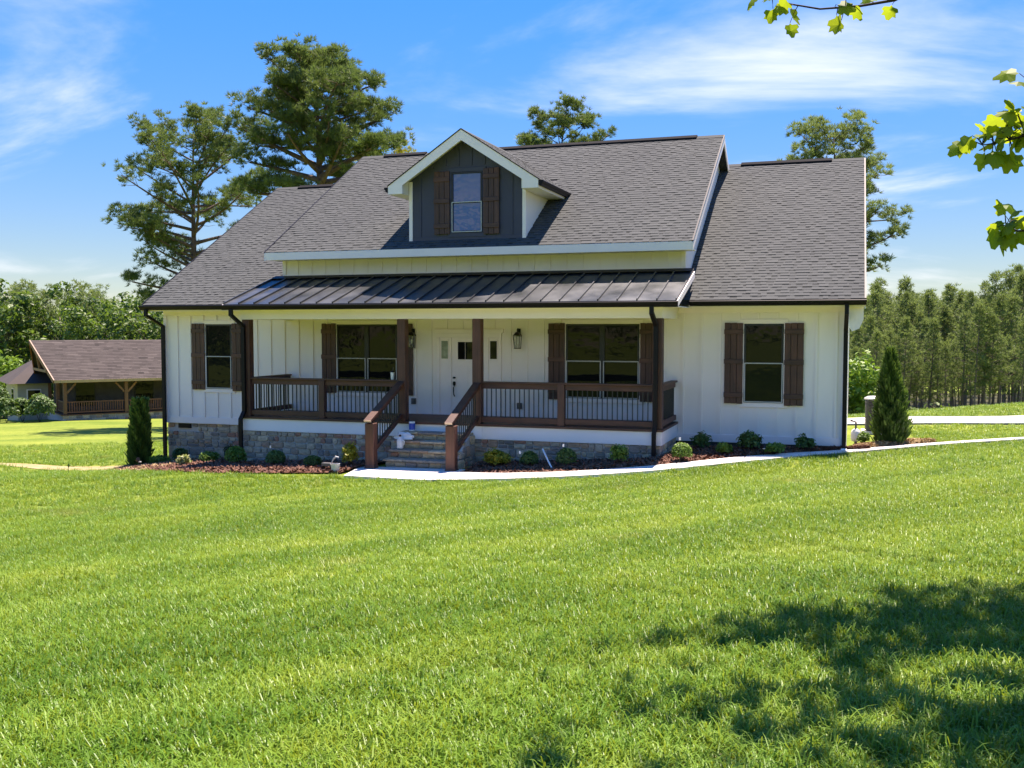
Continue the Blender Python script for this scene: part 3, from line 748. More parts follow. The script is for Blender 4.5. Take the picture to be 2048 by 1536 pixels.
for x0, x1 in ((DX0 - 0.012, DX0 + 0.075), (DX1 - 0.075, DX1 + 0.012)):
    MB().cbox(x0, x1, DY - 0.024, DY + 0.10, 3.66, zD(DX0) - 0.13, 0.004).build('corner_board', M_TRIM, dorm)
def dband(x0, x1, z0, z1, nm): return MB().cbox(x0, x1, DY - 0.02, DY - 0.001, z0, z1, 0.003).build(nm, M_NAVY, dorm)
dband(DX0 + 0.08, DX1 - 0.08, 3.70, 3.80, 'trim_board')
for xb in (-9.62, -9.30, -8.98, -8.66, -8.34, -8.02, -7.70, -7.35):
    zt = zD(xb) - 0.24
    if -9.32 < xb < -7.6:
        dband(xb - 0.018, xb + 0.018, 5.42, zt, 'batten')
    else: dband(xb - 0.018, xb + 0.018, 3.805, zt, 'batten')
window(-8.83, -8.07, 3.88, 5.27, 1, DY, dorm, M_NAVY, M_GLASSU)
shutter(-9.26, -8.87, 3.85, 5.30, DY, dorm); shutter(-8.04, -7.65, 3.83, 5.33, DY, dorm)
YB = CE[0] + (DA - CE[1]) / CE[2]
for sgn in (-1, 1):
    xe = DXC + sgn * HALF; ze = zD(xe); yb = CE[0] + (ze - CE[1]) / CE[2] + 0.05
    top = [(DXC, YF, DA - 0.012), (xe, YF, ze - 0.012), (xe, yb, ze - 0.012), (DXC, YB + 0.05, DA - 0.012)]
    MB().poly_prism(top, (0, 0, -0.09)).build('dormer_roof', M_SOFFIT, dorm)
    S_ = np.array([-sgn, 0, DS]); S_ = S_ / np.linalg.norm(S_)
    shingles((xe, YF, ze), (0, 1, 0), tuple(S_), YB - YF + 0.3, math.hypot(HALF, DS * HALF), keep=lambda p: p[2] > zC(p[1]) - 0.02, who='D')
    # rake board, return and gutter
    MB().poly_prism([(DXC, YF - 0.024, DA - 0.01), (xe, YF - 0.024, ze - 0.01), (xe, YF - 0.024, ze - 0.20), (xe - sgn * 0.36, YF - 0.024, ze - 0.20), (xe - sgn * 0.36, YF - 0.024, zD(xe - sgn * 0.36) - 0.24), (DXC, YF - 0.024, DA - 0.25)], (0, 0.023, 0)).build('rake_board', M_TRIM, dorm)
    MB().beam((DXC, YF - 0.02, DA + 0.002), (xe + sgn * 0.02, YF - 0.02, ze - 0.012), 0.035, 0.022, (0, 0, 1)).build('drip_edge', M_BLACK, dorm)
    xi = DX0 - 0.014 if sgn < 0 else DX1 + 0.014
    x0, x1 = min(xe, xi), max(xe, xi)
    MB().box(x0 + 0.003, x1 - 0.003, YF + 0.001, yb - 0.1, ze - 0.198, ze - 0.18).build('soffit', M_SOFFIT, dorm)
    MB().box(xe - 0.02 if sgn > 0 else xe + 0.001, xe - 0.001 if sgn > 0 else xe + 0.02, YF + 0.002, yb - 0.05, ze - 0.20, ze - 0.10).build('fascia', M_TRIM, dorm)
    xj = xi + sgn * 0.002
    MB().poly_prism([(xe - sgn * 0.003, YF + 0.001, ze - 0.178), (xj, YF + 0.001, ze - 0.178), (xj, YF + 0.001, zD(xj) - 0.105), (xe - sgn * 0.003, YF + 0.001, ze - 0.105)], (0, 0.33, 0)).build('soffit_return', M_SOFFIT, dorm)
    g = [(0, 0), (0, 0.115), (0.10, 0.115), (0.115, 0.10), (0.105, 0.06), (0.075, 0.03), (0.07, 0)]
    MB().poly_prism([(xe + sgn * (q[0] + 0.002), YF + 0.0, ze - 0.145 + q[1]) for q in g], (0, yb - YF - 0.02, 0)).build('gutter', M_BLACK, dorm)
MB().poly_prism([(DXC - 0.13, YF - 0.01, DA - 0.075), (DXC, YF - 0.01, DA + 0.018), (DXC + 0.13, YF - 0.01, DA - 0.075)], (0, YB - YF, 0)).build('ridge_cap', M_SHIN, dorm)

# ---------------------------------------------------------------- write out shingles: the 300 nearest singly, the rest joined
SH_BIG.sort(key=lambda q: q[0])
SFACES = [(0, 3, 2, 1), (4, 5, 6, 7), (0, 1, 5, 4), (1, 2, 6, 5), (2, 3, 7, 6), (3, 0, 4, 7)]
for d_, v8, tone, who in SH_BIG[:300]:
    MB().add(v8, SFACES, tone).build('shingle', M_SHIN, roof if who != 'C' else croof)
rest = SH_BIG[300:]
V = np.concatenate([q[1] for q in rest]); F = np.concatenate([np.array(SFACES) + 8 * i for i in range(len(rest))]); T = np.repeat([q[2] for q in rest], 6)
o_ = link('shingle_courses', np_mesh('shingle_courses', V, F, M_SHIN, T), roof); o_['kind'] = 'stuff'
o_ = link('shingle_underlayer', np_mesh('shingle_underlayer', np.concatenate(FIELD['v']), np.array(FIELD['f']), M_SHIN, np.array(FIELD['t'])), roof); o_['kind'] = 'stuff'

# ---------------------------------------------------------------- porch
YP = 20.15; PX0, PX1 = -13.45, -3.59; DZ = -0.385
YPF = 20.05
porch = house
MB().box(PX0 + 0.1, PX1 - 0.1, YPF + 0.1, YW - 0.03, -0.62, -0.435).build('deck_frame', M_FOUND, house)
nb = 13
for i in range(nb):
    y0 = YPF - 0.03 + i * (YW - 0.03 - YPF + 0.03) / nb; y1 = YPF - 0.03 + (i + 1) * (YW - 0.03 - YPF + 0.03) / nb - 0.006
    unit_box('deck_board', M_WX, house, PX0 - 0.02, PX1 + 0.02, y0, y1, -0.432, DZ)
sk = [(PX0, -9.52), (-9.52, -7.46), (-7.46, PX1)]
for a_, b_ in sk: MB().cbox(a_ + 0.001, b_ - 0.001, YPF, YPF + 0.035, -0.715, -0.434, 0.004).build('skirt_board', M_SKIRT, house)
MB().cbox(PX1 - 0.037, PX1 - 0.002, YPF + 0.036, YW - 0.03, -0.715, -0.434, 0.004).build('skirt_board', M_SKIRT, house)
MB().cbox(PX0 + 0.002, PX0 + 0.037, YPF + 0.036, YW - 0.03, -0.715, -0.434, 0.004).build('skirt_board', M_SKIRT, house)
posts = [-13.33, -9.365, -7.595, -3.69]
PW = 0.098
for x in posts: MB().cbox(x - PW, x + PW, YP - PW, YP + PW, DZ + 0.001, 1.868, 0.012).build('post', M_WZ, house)
MB().cbox(PX0, PX1, YP - 0.13, YP + 0.13, 1.87, 2.10, 0.005).build('beam', M_SOFFIT, house)
for x in (PX0, PX1 - 0.24): MB().cbox(x, x + 0.24, YP + 0.131, YW - 0.03, 1.87, 2.10, 0.005).build('beam', M_SOFFIT, house)
MB().box(PX0 - 0.2, PX1 + 0.3, 19.80, YW - 0.03, 2.101, 2.115).build('porch_ceiling', M_SOFFIT, house)
PR = (19.74, 2.215, 0.318)
RX0, RX1 = -13.70, -3.26
def zP(y): return PR[1] + PR[2] * (y - PR[0])
yt = 21.90
MB().poly_prism([(RX0 + 0.02, PR[0] + 0.03, zP(PR[0] + 0.03) - 0.012), (RX0 + 0.02, yt, zP(yt) - 0.012), (RX0 + 0.02, yt, zP(yt) - 0.07), (RX0 + 0.02, PR[0] + 0.03, 2.12)], (RX1 - RX0 - 0.04, 0, 0)).build('porch_roof_deck', M_DECK, house)
npan = 26; pw = (RX1 - RX0) / npan
pm = MB()
pm.add([(0, PR[0], PR[1] - 0.01), (pw, PR[0], PR[1] - 0.01), (pw, yt, zP(yt) - 0.01), (0, yt, zP(yt) - 0.01), (0, PR[0], PR[1] + 0.002), (pw, PR[0], PR[1] + 0.002), (pw, yt, zP(yt) + 0.002), (0, yt, zP(yt) + 0.002)],
       [(0, 3, 2, 1), (4, 5, 6, 7), (0, 1, 5, 4), (1, 2, 6, 5), (2, 3, 7, 6), (3, 0, 4, 7)])
pm.beam((0.008, PR[0] - 0.004, PR[1] + 0.022), (0.008, yt, zP(yt) + 0.022), 0.022, 0.042)
pmesh = pm.mesh('metal_panel', M_METAL)
for i in range(npan):
    o = link('metal_panel', pmesh, house); o.location = (RX0 + i * pw + 0.0005 * 0, 0, 0)
MB().beam((RX1 - 0.008, PR[0] - 0.004, PR[1] + 0.02), (RX1 - 0.008, yt, zP(yt) + 0.02), 0.03, 0.04).build('edge_seam', M_METAL, house)
MB().poly_prism([(RX0, yt - 0.14, zP(yt - 0.14) + 0.045), (RX0, yt + 0.075, zP(yt) + 0.075), (RX0, yt + 0.075, zP(yt) - 0.005), (RX0, yt - 0.13, zP(yt - 0.13) + 0.03)], (RX1 - RX0, 0, 0)).build('roof_flashing', M_BLACK, house)
MB().poly_prism([(RX1 + 0.002, PR[0] - 0.02, PR[1] - 0.01), (RX1 + 0.002, yt + 0.06, zP(yt) - 0.0), (RX1 + 0.002, yt + 0.06, zP(yt) - 0.14), (RX1 + 0.002, PR[0] - 0.02, PR[1] - 0.14)], (0.022, 0, 0)).build('rake_board', M_TRIM, house)
MB().poly_prism([(RX0 - 0.024, PR[0] - 0.02, PR[1] - 0.01), (RX0 - 0.024, yt, zP(yt) - 0.01), (RX0 - 0.024, yt, zP(yt) - 0.14), (RX0 - 0.024, PR[0] - 0.02, PR[1] - 0.14)], (0.022, 0, 0)).build('rake_board', M_TRIM, house)
MB().box(RX0, RX1, PR[0] + 0.001, PR[0] + 0.02, 2.09, PR[1] - 0.012).build('fascia', M_TRIM, house)
gutter('gutter', [(RX0, PR[0] - 0.002, 2.085), (RX1 + 0.03, PR[0], 2.085)])
downspout([(-13.46, 19.68, 2.08), (-13.46, 19.68, 1.97), (-13.355, 20.0, 1.72), (-13.355, 20.0, -0.26), (-13.41, 19.93, -0.45), (-13.41, 19.93, -1.56)])
downspout([(-3.745, 19.68, 2.08), (-3.745, 19.68, 1.97), (-3.715, 20.0, 1.72), (-3.715, 20.0, -0.30), (-3.735, 19.97, -0.48), (-3.735, 19.97, -1.0)], True)

# railings
def railing(x0, x1, y, mid=()):
    r = MB().cbox(x0, x1, y - 0.075, y + 0.075, 0.485, 0.525, 0.006).build('railing', M_WX, house)
    MB().cbox(x0, x1, y - 0.022, y + 0.022, 0.37, 0.484, 0.005).build('rail', M_WX, r)
    MB().cbox(x0, x1, y - 0.045, y + 0.045, -0.345, -0.235, 0.005).build('rail', M_WX, r)
    for xm in mid: MB().cbox(xm - 0.075, xm + 0.075, y - 0.078, y + 0.06, DZ + 0.002, 0.484, 0.006).build('rail_post', M_WZ, r)
    n = int((x1 - x0) / 0.105)
    for i in range(1, n):
        xx = x0 + (x1 - x0) * i / n
        if any(abs(xx - q) < 0.095 for q in mid): continue
        unit_box('baluster', M_BALU, r, xx - 0.0095, xx + 0.0095, y - 0.0095, y + 0.0095, -0.236, 0.371)
railing(posts[0] + PW, posts[1] - PW, YP, (-11.37,)); railing(posts[2] + PW, posts[3] - PW, YP, (-5.72,))
for x in (posts[0] + 0.01, posts[3] + 0.03):
    y0, y1 = YP + PW, YW - 0.03
    r = MB().cbox(x - 0.075, x + 0.075, y0, y1 - 0.03, 0.485, 0.525, 0.006).build('railing', M_WY, house)
    MB().cbox(x - 0.022, x + 0.022, y0, y1, 0.37, 0.484, 0.005).build('rail', M_WY, r)
    MB().cbox(x - 0.045, x + 0.045, y0, y1, -0.345, -0.235, 0.005).build('rail', M_WY, r)
    n = 16
    for i in range(1, n):
        yy = y0 + (y1 - y0) * i / n
        unit_box('baluster', M_BALU, r, x - 0.0095, x + 0.0095, yy - 0.0095, yy + 0.0095, -0.236, 0.371)
YN, ZN = 18.60, -0.23
for x in (posts[1] - 0.01, posts[2] + 0.015):
    st = MB().cbox(x - 0.098, x + 0.098, YN - 0.098, YN + 0.098, -1.34, ZN - 0.06, 0.012).build('stair_railing', M_WZ, house)
    pa = np.array([x, YP - PW, 0.48]); pb = np.array([x, YN - 0.16, ZN - 0.008])
    dv = (pb - pa) / np.linalg.norm(pb - pa)
    MB().beam(pa, pb, 0.165, 0.045).build('handrail', M_WY, st)
    MB().beam(pb + dv * 0.001, pb + dv * 0.008, 0.160, 0.040).build('cut_end', M_CUT, st)
    off = np.array([0, 0, -0.085]); MB().beam(pa + off, pa + (pb - pa) * 0.87 + off, 0.045, 0.11).build('rail', M_WY, st)
    low = np.array([0, 0, -0.74]); MB().beam(pa + low + (0, 0, 0.0), pa + (pb - pa) * 0.87 + low, 0.08, 0.09).build('rail', M_WY, st)
    MB().cbox(x - 0.112, x + 0.112, YN - 0.112, YN + 0.112, -1.345, -1.17, 0.008).build('post_foot', M_WZ, st)
    for i in range(1, 12):
        q = pa + (pb - pa) * 0.86 * i / 12
        unit_box('baluster', M_BALU, st, x - 0.0095, x + 0.0095, q[1] - 0.0095, q[1] + 0.0095, q[2] - 0.71, q[2] - 0.12)

# ---------------------------------------------------------------- stonework
def split_rect(u0, v0, u1, v1, out):
    w, h = u1 - u0, v1 - v0
    if h > 0.24 or (h > 0.15 and w < 0.6 and rnd.random() < 0.55):
        k = rnd.uniform(0.38, 0.62)
        if h > 0.5 or w > 1.2 or rnd.random() < 0.75:
            split_rect(u0, v0, u1, v0 + h * k, out); split_rect(u0, v0 + h * k, u1, v1, out); return
    if w > rnd.uniform(0.20, 0.44) + 0.6 * max(0, h - 0.12):
        k = rnd.uniform(0.35, 0.65)
        split_rect(u0, v0, u0 + w * k, v1, out); split_rect(u0 + w * k, v0, u1, v1, out); return
    out.append((u0, v0, u1, v1))
def stone_mesh(w, h):
    g = 0.008; m_ = MB()
    c = min(w, h) * 0.16
    pts = [(g + c, g), (w - g - c, g), (w - g, g + c), (w - g, h - g - c), (w - g - c, h - g), (g + c, h - g), (g, h - g - c), (g, g + c)]
    j = lambda s: rnd.uniform(-s, s)
    pts = [(x + j(0.008), z + j(0.007)) for x, z in pts]
    dep = rnd.uniform(0.020, 0.042)
    back = [(x, 0.0, z) for x, z in pts]; mid = [(x, -dep * 0.6, z) for x, z in pts]
    cx, cz = w / 2, h / 2; k = 0.88
    fr = [(cx + (x - cx) * k, -dep + j(0.004), cz + (z - cz) * k) for x, z in pts]
    m_.add(back + mid + fr + [(cx + j(0.03), -dep - rnd.uniform(0, 0.012), cz + j(0.01))],
           [(i, (i + 1) % 8, 8 + (i + 1) % 8, 8 + i) for i in range(8)] + [(8 + i, 8 + (i + 1) % 8, 16 + (i + 1) % 8, 16 + i) for i in range(8)] + [(16 + i, 16 + (i + 1) % 8, 24) for i in range(8)])
    return m_.mesh('stone', M_STONE)
def stone_wall(parent, origin, udir, u1, v0, v1, ground=None, keep=None):
    """stones on a vertical face: origin (x, y), unit udir, face normal to its right hand side towards the viewer"""
    out = []
    n = max(1, round((v1 - v0) / 0.42)); hh = (v1 - v0) / n
    for i in range(n): split_rect(0, v0 + i * hh, u1, v0 + (i + 1) * hh, out)
    ang = math.atan2(udir[1], udir[0])
    for (a_, b_, c_, d_) in out:
        x = origin[0] + udir[0] * (a_ + c_) / 2; y = origin[1] + udir[1] * (a_ + c_) / 2
        if ground is not None and d_ < h1(x, y - 0.1) - 0.03: continue
        if keep and not keep(a_, b_, c_, d_): continue
        o = link('stone', stone_mesh(c_ - a_, d_ - b_), parent)
        o.location = (origin[0] + udir[0] * a_, origin[1] + udir[1] * a_, b_); o.rotation_euler = (0, 0, ang)
# left wing foundation
YS = YW + 0.058
base = MB().box(-16.72, -16.34, YS - 0.045, YS - 0.002, -0.94, -0.83).build('foundation_vent', M_BLACK, house)
fb = MB().box(XL + 0.03, -13.3, YS - 0.0005, YS + 0.001, -2.3, -0.813).build('stone_foundation', M_MORTAR, house)
stone_wall(fb, (XL + 0.03, YS - 0.001), (1, 0), -13.32 - XL - 0.03, -2.08, -0.815, True, lambda a_, b_, c_, d_: not (c_ > 0.35 and a_ < 0.73 and d_ > -0.95))
pb_ = MB().box(PX0 + 0.03, -9.28, YPF + 0.045, YPF + 0.14, -2.2, -0.717).build('porch_base', M_MORTAR, house)
stone_wall(pb_, (PX0 + 0.02, YPF + 0.044), (1, 0), 4.13, -1.76, -0.717, True)
pb2 = MB().box(-7.66, PX1 - 0.03, YPF + 0.045, YPF + 0.14, -1.9, -0.717).build('porch_base', M_MORTAR, house)
stone_wall(pb2, (-7.66, YPF + 0.044), (1, 0), PX1 - 0.02 + 7.66, -1.46, -0.717, True)
pb3 = MB().box(PX1 - 0.14, PX1 - 0.045, YPF + 0.145, YW - 0.02, -1.9, -0.717).build('porch_base', M_MORTAR, house)
stone_wall(pb3, (PX1 - 0.044, YPF + 0.05), (0, 1), YW - 0.03 - YPF - 0.05, -1.36, -0.717, True)
# steps
SX0, SX1 = -9.27, -7.66
GZ = -1.235
steps = MB().box(SX0 + 0.05, SX1 - 0.05, 18.98, YPF + 0.04, -1.7, -1.09).build('steps', M_MORTAR, house)
rise, run = 0.165, 0.275
for i in range(4):
    z1 = GZ + rise * (i + 1); y0 = 18.92 + run * i
    if i: MB().box(SX0 + 0.05, SX1 - 0.05, y0 + 0.06, YPF + 0.04, z1 - rise - 0.01, z1 - 0.05).build('riser_core', M_MORTAR, steps)
    x = SX0
    while x < SX1 - 0.05:          # flagstone treads
        w = min(rnd.uniform(0.35, 0.62), SX1 - x)
        if SX1 - (x + w) < 0.18: w = SX1 - x
        o = MB().cbox(x + 0.004, x + w - 0.004, y0 - 0.025 + rnd.uniform(-0.008, 0.008), y0 + run + 0.05, z1 - 0.048, z1 + rnd.uniform(-0.004, 0.004), 0.009).build('tread', M_STONE, steps)
        x += w
    x = SX0 + 0.03
    while x < SX1 - 0.08:
        w = min(rnd.uniform(0.18, 0.36), SX1 - 0.03 - x)
        if SX1 - 0.03 - (x + w) < 0.1: w = SX1 - 0.03 - x
        o = link('stone', stone_mesh(w, rise - 0.05), steps); o.location = (x, y0 + 0.058, z1 - rise)
        x += w
for xs, ud, oy in ((SX1 + 0.012, (0, 1), 18.99),):
    sw = MB().poly_prism([(SX1 - 0.048, 18.99, -1.7), (SX1 - 0.048, 18.99, GZ + rise - 0.05), (SX1 - 0.048, 19.8, GZ + 4 * rise - 0.05), (SX1 - 0.048, YPF + 0.04, GZ + 4 * rise - 0.05), (SX1 - 0.048, YPF + 0.04, -1.7)], (0.05, 0, 0)).build('step_side', M_MORTAR, steps)
    stone_wall(steps, (xs, 18.99), (0, 1), 1.09, -1.5, -0.62, True, lambda a_, b_, c_, d_: d_ < GZ + rise + 0.66 * (a_ + c_) / 2 + 0.02)

# ------------------------------------------------------------------ foliage generators
def rand_dirs(n, g):
    v = g.normal(size=(n, 3)); return v / np.linalg.norm(v, axis=1, keepdims=True)
def needle_tufts(c, axis, n_needles, length, width, g, tone, spread=0.9):
    """thin triangles radiating from each tuft centre around its axis"""
    T = len(c)
    d = rand_dirs(T * n_needles, g).reshape(T, n_needles, 3) * spread + axis[:, None, :]
    d /= np.linalg.norm(d, axis=2, keepdims=True)
    s = np.cross(d, rand_dirs(T * n_needles, g).reshape(T, n_needles, 3)); s /= np.linalg.norm(s, axis=2, keepdims=True) + 1e-9
    ln = length * g.uniform(0.65, 1.15, (T, n_needles, 1)); b = c[:, None, :] + d * ln * 0.05
    v = np.stack([b - s * width * 0.5 + d * ln * 0.25, b + s * width * 0.5 + d * ln * 0.25, b + d * ln], 2).reshape(-1, 3)
    f = np.arange(len(v)).reshape(-1, 3)
    t = np.clip(np.repeat(tone, n_needles) + g.normal(0, 0.10, T * n_needles), 0, 1)
    return v, f, t
def leaf_cards(c, nrm, size, g, tone, aspect=1.5, jitter=0.7):
    n = len(c); d = nrm + rand_dirs(n, g) * jitter; d /= np.linalg.norm(d, axis=1, keepdims=True)
    a = np.cross(d, rand_dirs(n, g)); a /= np.linalg.norm(a, axis=1, keepdims=True) + 1e-9; b = np.cross(d, a)
    s = (size * g.uniform(0.6, 1.3, n))[:, None]
    v = np.stack([c - a * s * aspect * 0.5, c - b * s * 0.4 + d * s * 0.08, c + a * s * aspect * 0.5, c + b * s * 0.4 + d * s * 0.08], 1).reshape(-1, 3)
    return v, np.arange(4 * n).reshape(-1, 4), np.clip(tone + g.normal(0, 0.08, n), 0, 1)

def pine_parts(seed, height, base_h, prof, n_limb, trunk_r, lean=0.0, tuft_n=26, tuft_len=0.30, tuft_w=0.034, per_m=4.5, up=0.35, gap=0.12, wob=0.25, clump=0.36, tufts=9):
    """trunk mesh builder plus a needle crown; prof(t) gives limb reach for t in 0..1 up the crown"""
    g = np.random.default_rng(seed); tr = MB()
    n = 12; zs = np.linspace(-0.5, height, n); ph = g.uniform(0, 6.28, 2)
    path = np.stack([lean * zs / height + wob * 0.5 * np.sin(zs / height * 4 + ph[0]), wob * 0.5 * np.cos(zs / height * 3.2 + ph[1]), zs], 1); path[:, :2] -= path[0, :2]
    rr = [trunk_r * (1 - 0.93 * max(0, z) / height) for z in zs]
    tr.tube(path, rr, 9)
    at = lambda z: np.array([np.interp(z, zs, path[:, k]) for k in (0, 1, 2)])
    C, A, Tn = [], [], []
    az = g.uniform(0, 6.28)
    for i in range(n_limb):
        t = (i + 0.5) / n_limb; z = base_h + (height - base_h) * t ** 0.92
        if g.random() < gap: continue
        az += 2.4 + g.uniform(-0.5, 0.5); ln = prof(t) * g.uniform(0.68, 1.16)
        p0 = at(min(z, height * 0.985)); dirh = np.array([math.cos(az), math.sin(az), 0])
        rise = up * (0.10 + 1.1 * t) + g.uniform(-0.26, 0.32)
        bend = g.uniform(-0.12, 0.22)
        ss = np.linspace(0, 1, 6); side = np.array([-dirh[1], dirh[0], 0]) * g.uniform(-0.3, 0.3)
        pts = [p0 + dirh * ln * s + np.array([0, 0, 1]) * ln * (rise * s + bend * s * s) + side * ln * s * s for s in ss]
        r0 = max(0.018, trunk_r * 0.36 * (1 - 0.75 * t) * min(1.2, ln / 3))
        tr.tube(pts, [r0 * (1 - 0.8 * s) + 0.006 for s in ss], 5, cap=False)
        nc_ = max(2, int(ln * per_m))
        for k in range(nc_):                    # sprays along the outer limb, each a flat-bottomed clump of tufts
            s = min(1.0, 0.30 + 0.74 * g.random() ** 0.8)
            q = np.array([np.interp(s, ss, [p[j] for p in pts]) for j in range(3)])
            lat = g.normal(0, 1) * ln * 0.17 * (1.25 - 0.6 * s)
            e0 = q + np.array([-dirh[1], dirh[0], 0]) * lat + dirh * abs(lat) * 0.5 + np.array([0, 0, abs(g.normal(0, 0.10)) * ln * 0.5 + 0.05])
            tr.tube([q - dirh * 0.15, (q + e0) / 2 + (0, 0, -0.05), e0], [0.020, 0.013, 0.008], 3, cap=False)
            r_ = clump * g.uniform(0.6, 1.2); ct = 0.24 + 0.34 * g.random() + 0.24 * t  # needle tone rises up the crown: sunlit tops painted in
            for j in range(max(2, int(tufts * r_ / clump))):
                off = g.normal(size=3) * r_ * np.array([0.62, 0.62, 0.52]); off[2] = off[2] * 0.9 + 0.12
                C.append(e0 + off); ax = off / (np.linalg.norm(off) + 1e-6) * 0.45 + np.array([0, 0, 0.8]) + dirh * 0.35
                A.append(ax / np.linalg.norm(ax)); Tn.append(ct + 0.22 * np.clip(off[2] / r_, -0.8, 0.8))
    C.append(at(height * 0.99)); A.append(np.array([0, 0, 1.0])); Tn.append(0.6)
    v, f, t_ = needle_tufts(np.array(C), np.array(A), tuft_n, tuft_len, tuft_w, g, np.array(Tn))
    return tr, v, f, t_
def add_tree(name, loc, label, cat, parts, bark, leafm, group=None, rz=0.0):
    e = empty(name, loc, rz); tag(e, label, cat, group)
    tr, v, f, t_ = parts
    tr.build('trunk', bark, e, True, True)
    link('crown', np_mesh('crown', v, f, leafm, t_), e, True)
    return e

# ---- the four big pines behind the house
def pr_round(w, lo=0.45): return lambda t: w * (lo + (1 - lo) * math.sin(min(1, t * 1.25 + 0.18) * math.pi * 0.62)) * (1.0 if t < 0.55 else max(0.18, 1 - ((t - 0.55) / 0.47) ** 2.1))
g0 = lambda x, y: (x, y, h1(x, y))
def px_world(px, depth):      # ground point along a bearing from the viewpoint (bearing measured in the picture width)
    a = math.atan((px - 1024) / 2000.0) - R(18.7); rr = depth / math.cos(math.atan((px - 1024) / 2000.0))
    return (rr * math.sin(a), rr * math.cos(a))
x, y = px_world(388, 58); zb = h1(x, y)
add_tree('pine_tree', (x, y, zb), 'tall pine with see-through crown behind the far left roof slope', 'tree',
         pine_parts(3, 12.8 - zb, 2.6 - zb, lambda t: 3.8 * (0.80 + 0.30 * math.sin(t * 3.0)) * (1 if t < 0.6 else max(0.22, 1 - ((t - 0.6) / 0.42) ** 2 * 0.75)), 52, 0.34, 0.4, up=0.55, per_m=2.9, tuft_n=26, tuft_len=0.32, tuft_w=0.034, tufts=11), M_BARK, M_NEEDLE)
x, y = px_world(668, 50); zb = h1(x, y)
add_tree('pine_tree', (x, y, zb), 'tallest and densest pine rising beside the raised roof ridge', 'tree',
         pine_parts(8, 14.7 - zb, 7.9 - zb, lambda t: 3.85 * (0.85 + 0.22 * math.sin(t * 2.4)) * (1 if t < 0.22 else max(0.12, 1 - ((t - 0.22) / 0.80) ** 1.25 * 0.88)), 54, 0.42, -0.5, tuft_n=26, per_m=4.0, up=0.58, gap=0.04, tuft_len=0.32, tuft_w=0.034, tufts=12), M_BARK, M_NEEDLE)
x, y = px_world(1112, 70); zb = h1(x, y)
add_tree('pine_tree', (x, y, zb), 'pine top showing just over the ridge right of the dormer', 'tree',
         pine_parts(15, 15.8 - zb, 9.5 - zb, pr_round(2.7, 0.6), 46, 0.36, 0.2, tuft_n=24, tuft_len=0.38, tuft_w=0.042, up=0.8, per_m=4.4, tufts=10), M_BARK, M_NEEDLE)
x, y = px_world(1672, 55); zb = h1(x, y)
add_tree('pine_tree', (x, y, zb), 'loose pine standing behind the right end of the roof', 'tree',
         pine_parts(21, 12.2 - zb, 3.6 - zb, lambda t: 2.7 * (1.0 if t < 0.5 else max(0.2, 1 - ((t - 0.5) / 0.52) ** 2 * 0.72)), 44, 0.30, -0.5, tuft_n=26, per_m=3.4, up=0.62, gap=0.12, tuft_len=0.33, tuft_w=0.036, tufts=10), M_BARK, M_NEEDLE2)
x, y = px_world(800, 62); zb = h1(x, y)
add_tree('pine_tree', (x, y, zb), 'yellow green tree tip peeking over the ridge left of the dormer', 'tree',
         pine_parts(31, 11.4 - zb, 7.0 - zb, pr_round(2.4, 0.7), 26, 0.22, 0.0, tuft_n=26, up=0.8, per_m=3), M_BARK, M_YELSH)

# ---- forest trees: a few kinds, then copies
def broad_parts(seed, height, width, base_h, trunk_r, n_clump=70, leaf=0.34, per=46):
    g = np.random.default_rng(seed); tr = MB()
    tr.tube([(0, 0, -0.5), (0.1, 0, height * 0.35), (0, 0.15, height * 0.75)], [trunk_r, trunk_r * 0.75, trunk_r * 0.25], 8)
    C, N, T = [], [], []
    for i in range(n_clump):
        d = rand_dirs(1, g)[0]; t = g.random() ** 0.4
        zc_ = base_h + (height - base_h) * 0.5
        q = np.array([d[0] * width / 2 * t, d[1] * width / 2 * t, zc_ + d[2] * (height - base_h) / 2 * t])
        q[:2] *= 1.0 - 0.25 * max(0, (q[2] - zc_) / (height - base_h))
        if i % 6 == 0: tr.tube([(0, 0, max(base_h * 0.6, q[2] * 0.55)), q * (0.6, 0.6, 0.85), q], [trunk_r * 0.35, trunk_r * 0.2, 0.02], 4, cap=False)
        r = g.uniform(0.5, 1.0) * width * 0.12 + 0.25
        dd = rand_dirs(per, g); rr_ = r * g.uniform(0.55, 1.1, (per, 1))
        C.append(q + dd * rr_ * (1, 1, 0.75)); nn = dd * 0.8 + (0, 0, 0.6); N.append(nn / np.linalg.norm(nn, axis=1, keepdims=True))
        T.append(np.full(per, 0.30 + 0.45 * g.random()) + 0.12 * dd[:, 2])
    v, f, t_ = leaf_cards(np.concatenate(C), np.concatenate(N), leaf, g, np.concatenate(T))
    return tr, v, f, t_
hide = []
def proto(name, parts, bark, leafm):
    e = bpy.data.objects.new(name, None)
    tr, v, f, t_ = parts
    a = tr.mesh('trunk', bark, True); b = np_mesh('crown', v, f, leafm, t_)
    return (name, a, b)
def place(pr, x, y, s, rz, label, cat, group, sz=1.0):
    e = empty(pr[0], (x, y, h1(x, y) - 0.15), rz); e.scale = (s, s, s * sz); tag(e, label, cat, group)
    for nm, me in (('trunk', pr[1]), ('crown', pr[2])):
        o = bpy.data.objects.new(nm, me); COL.objects.link(o); o.parent = e
    return e
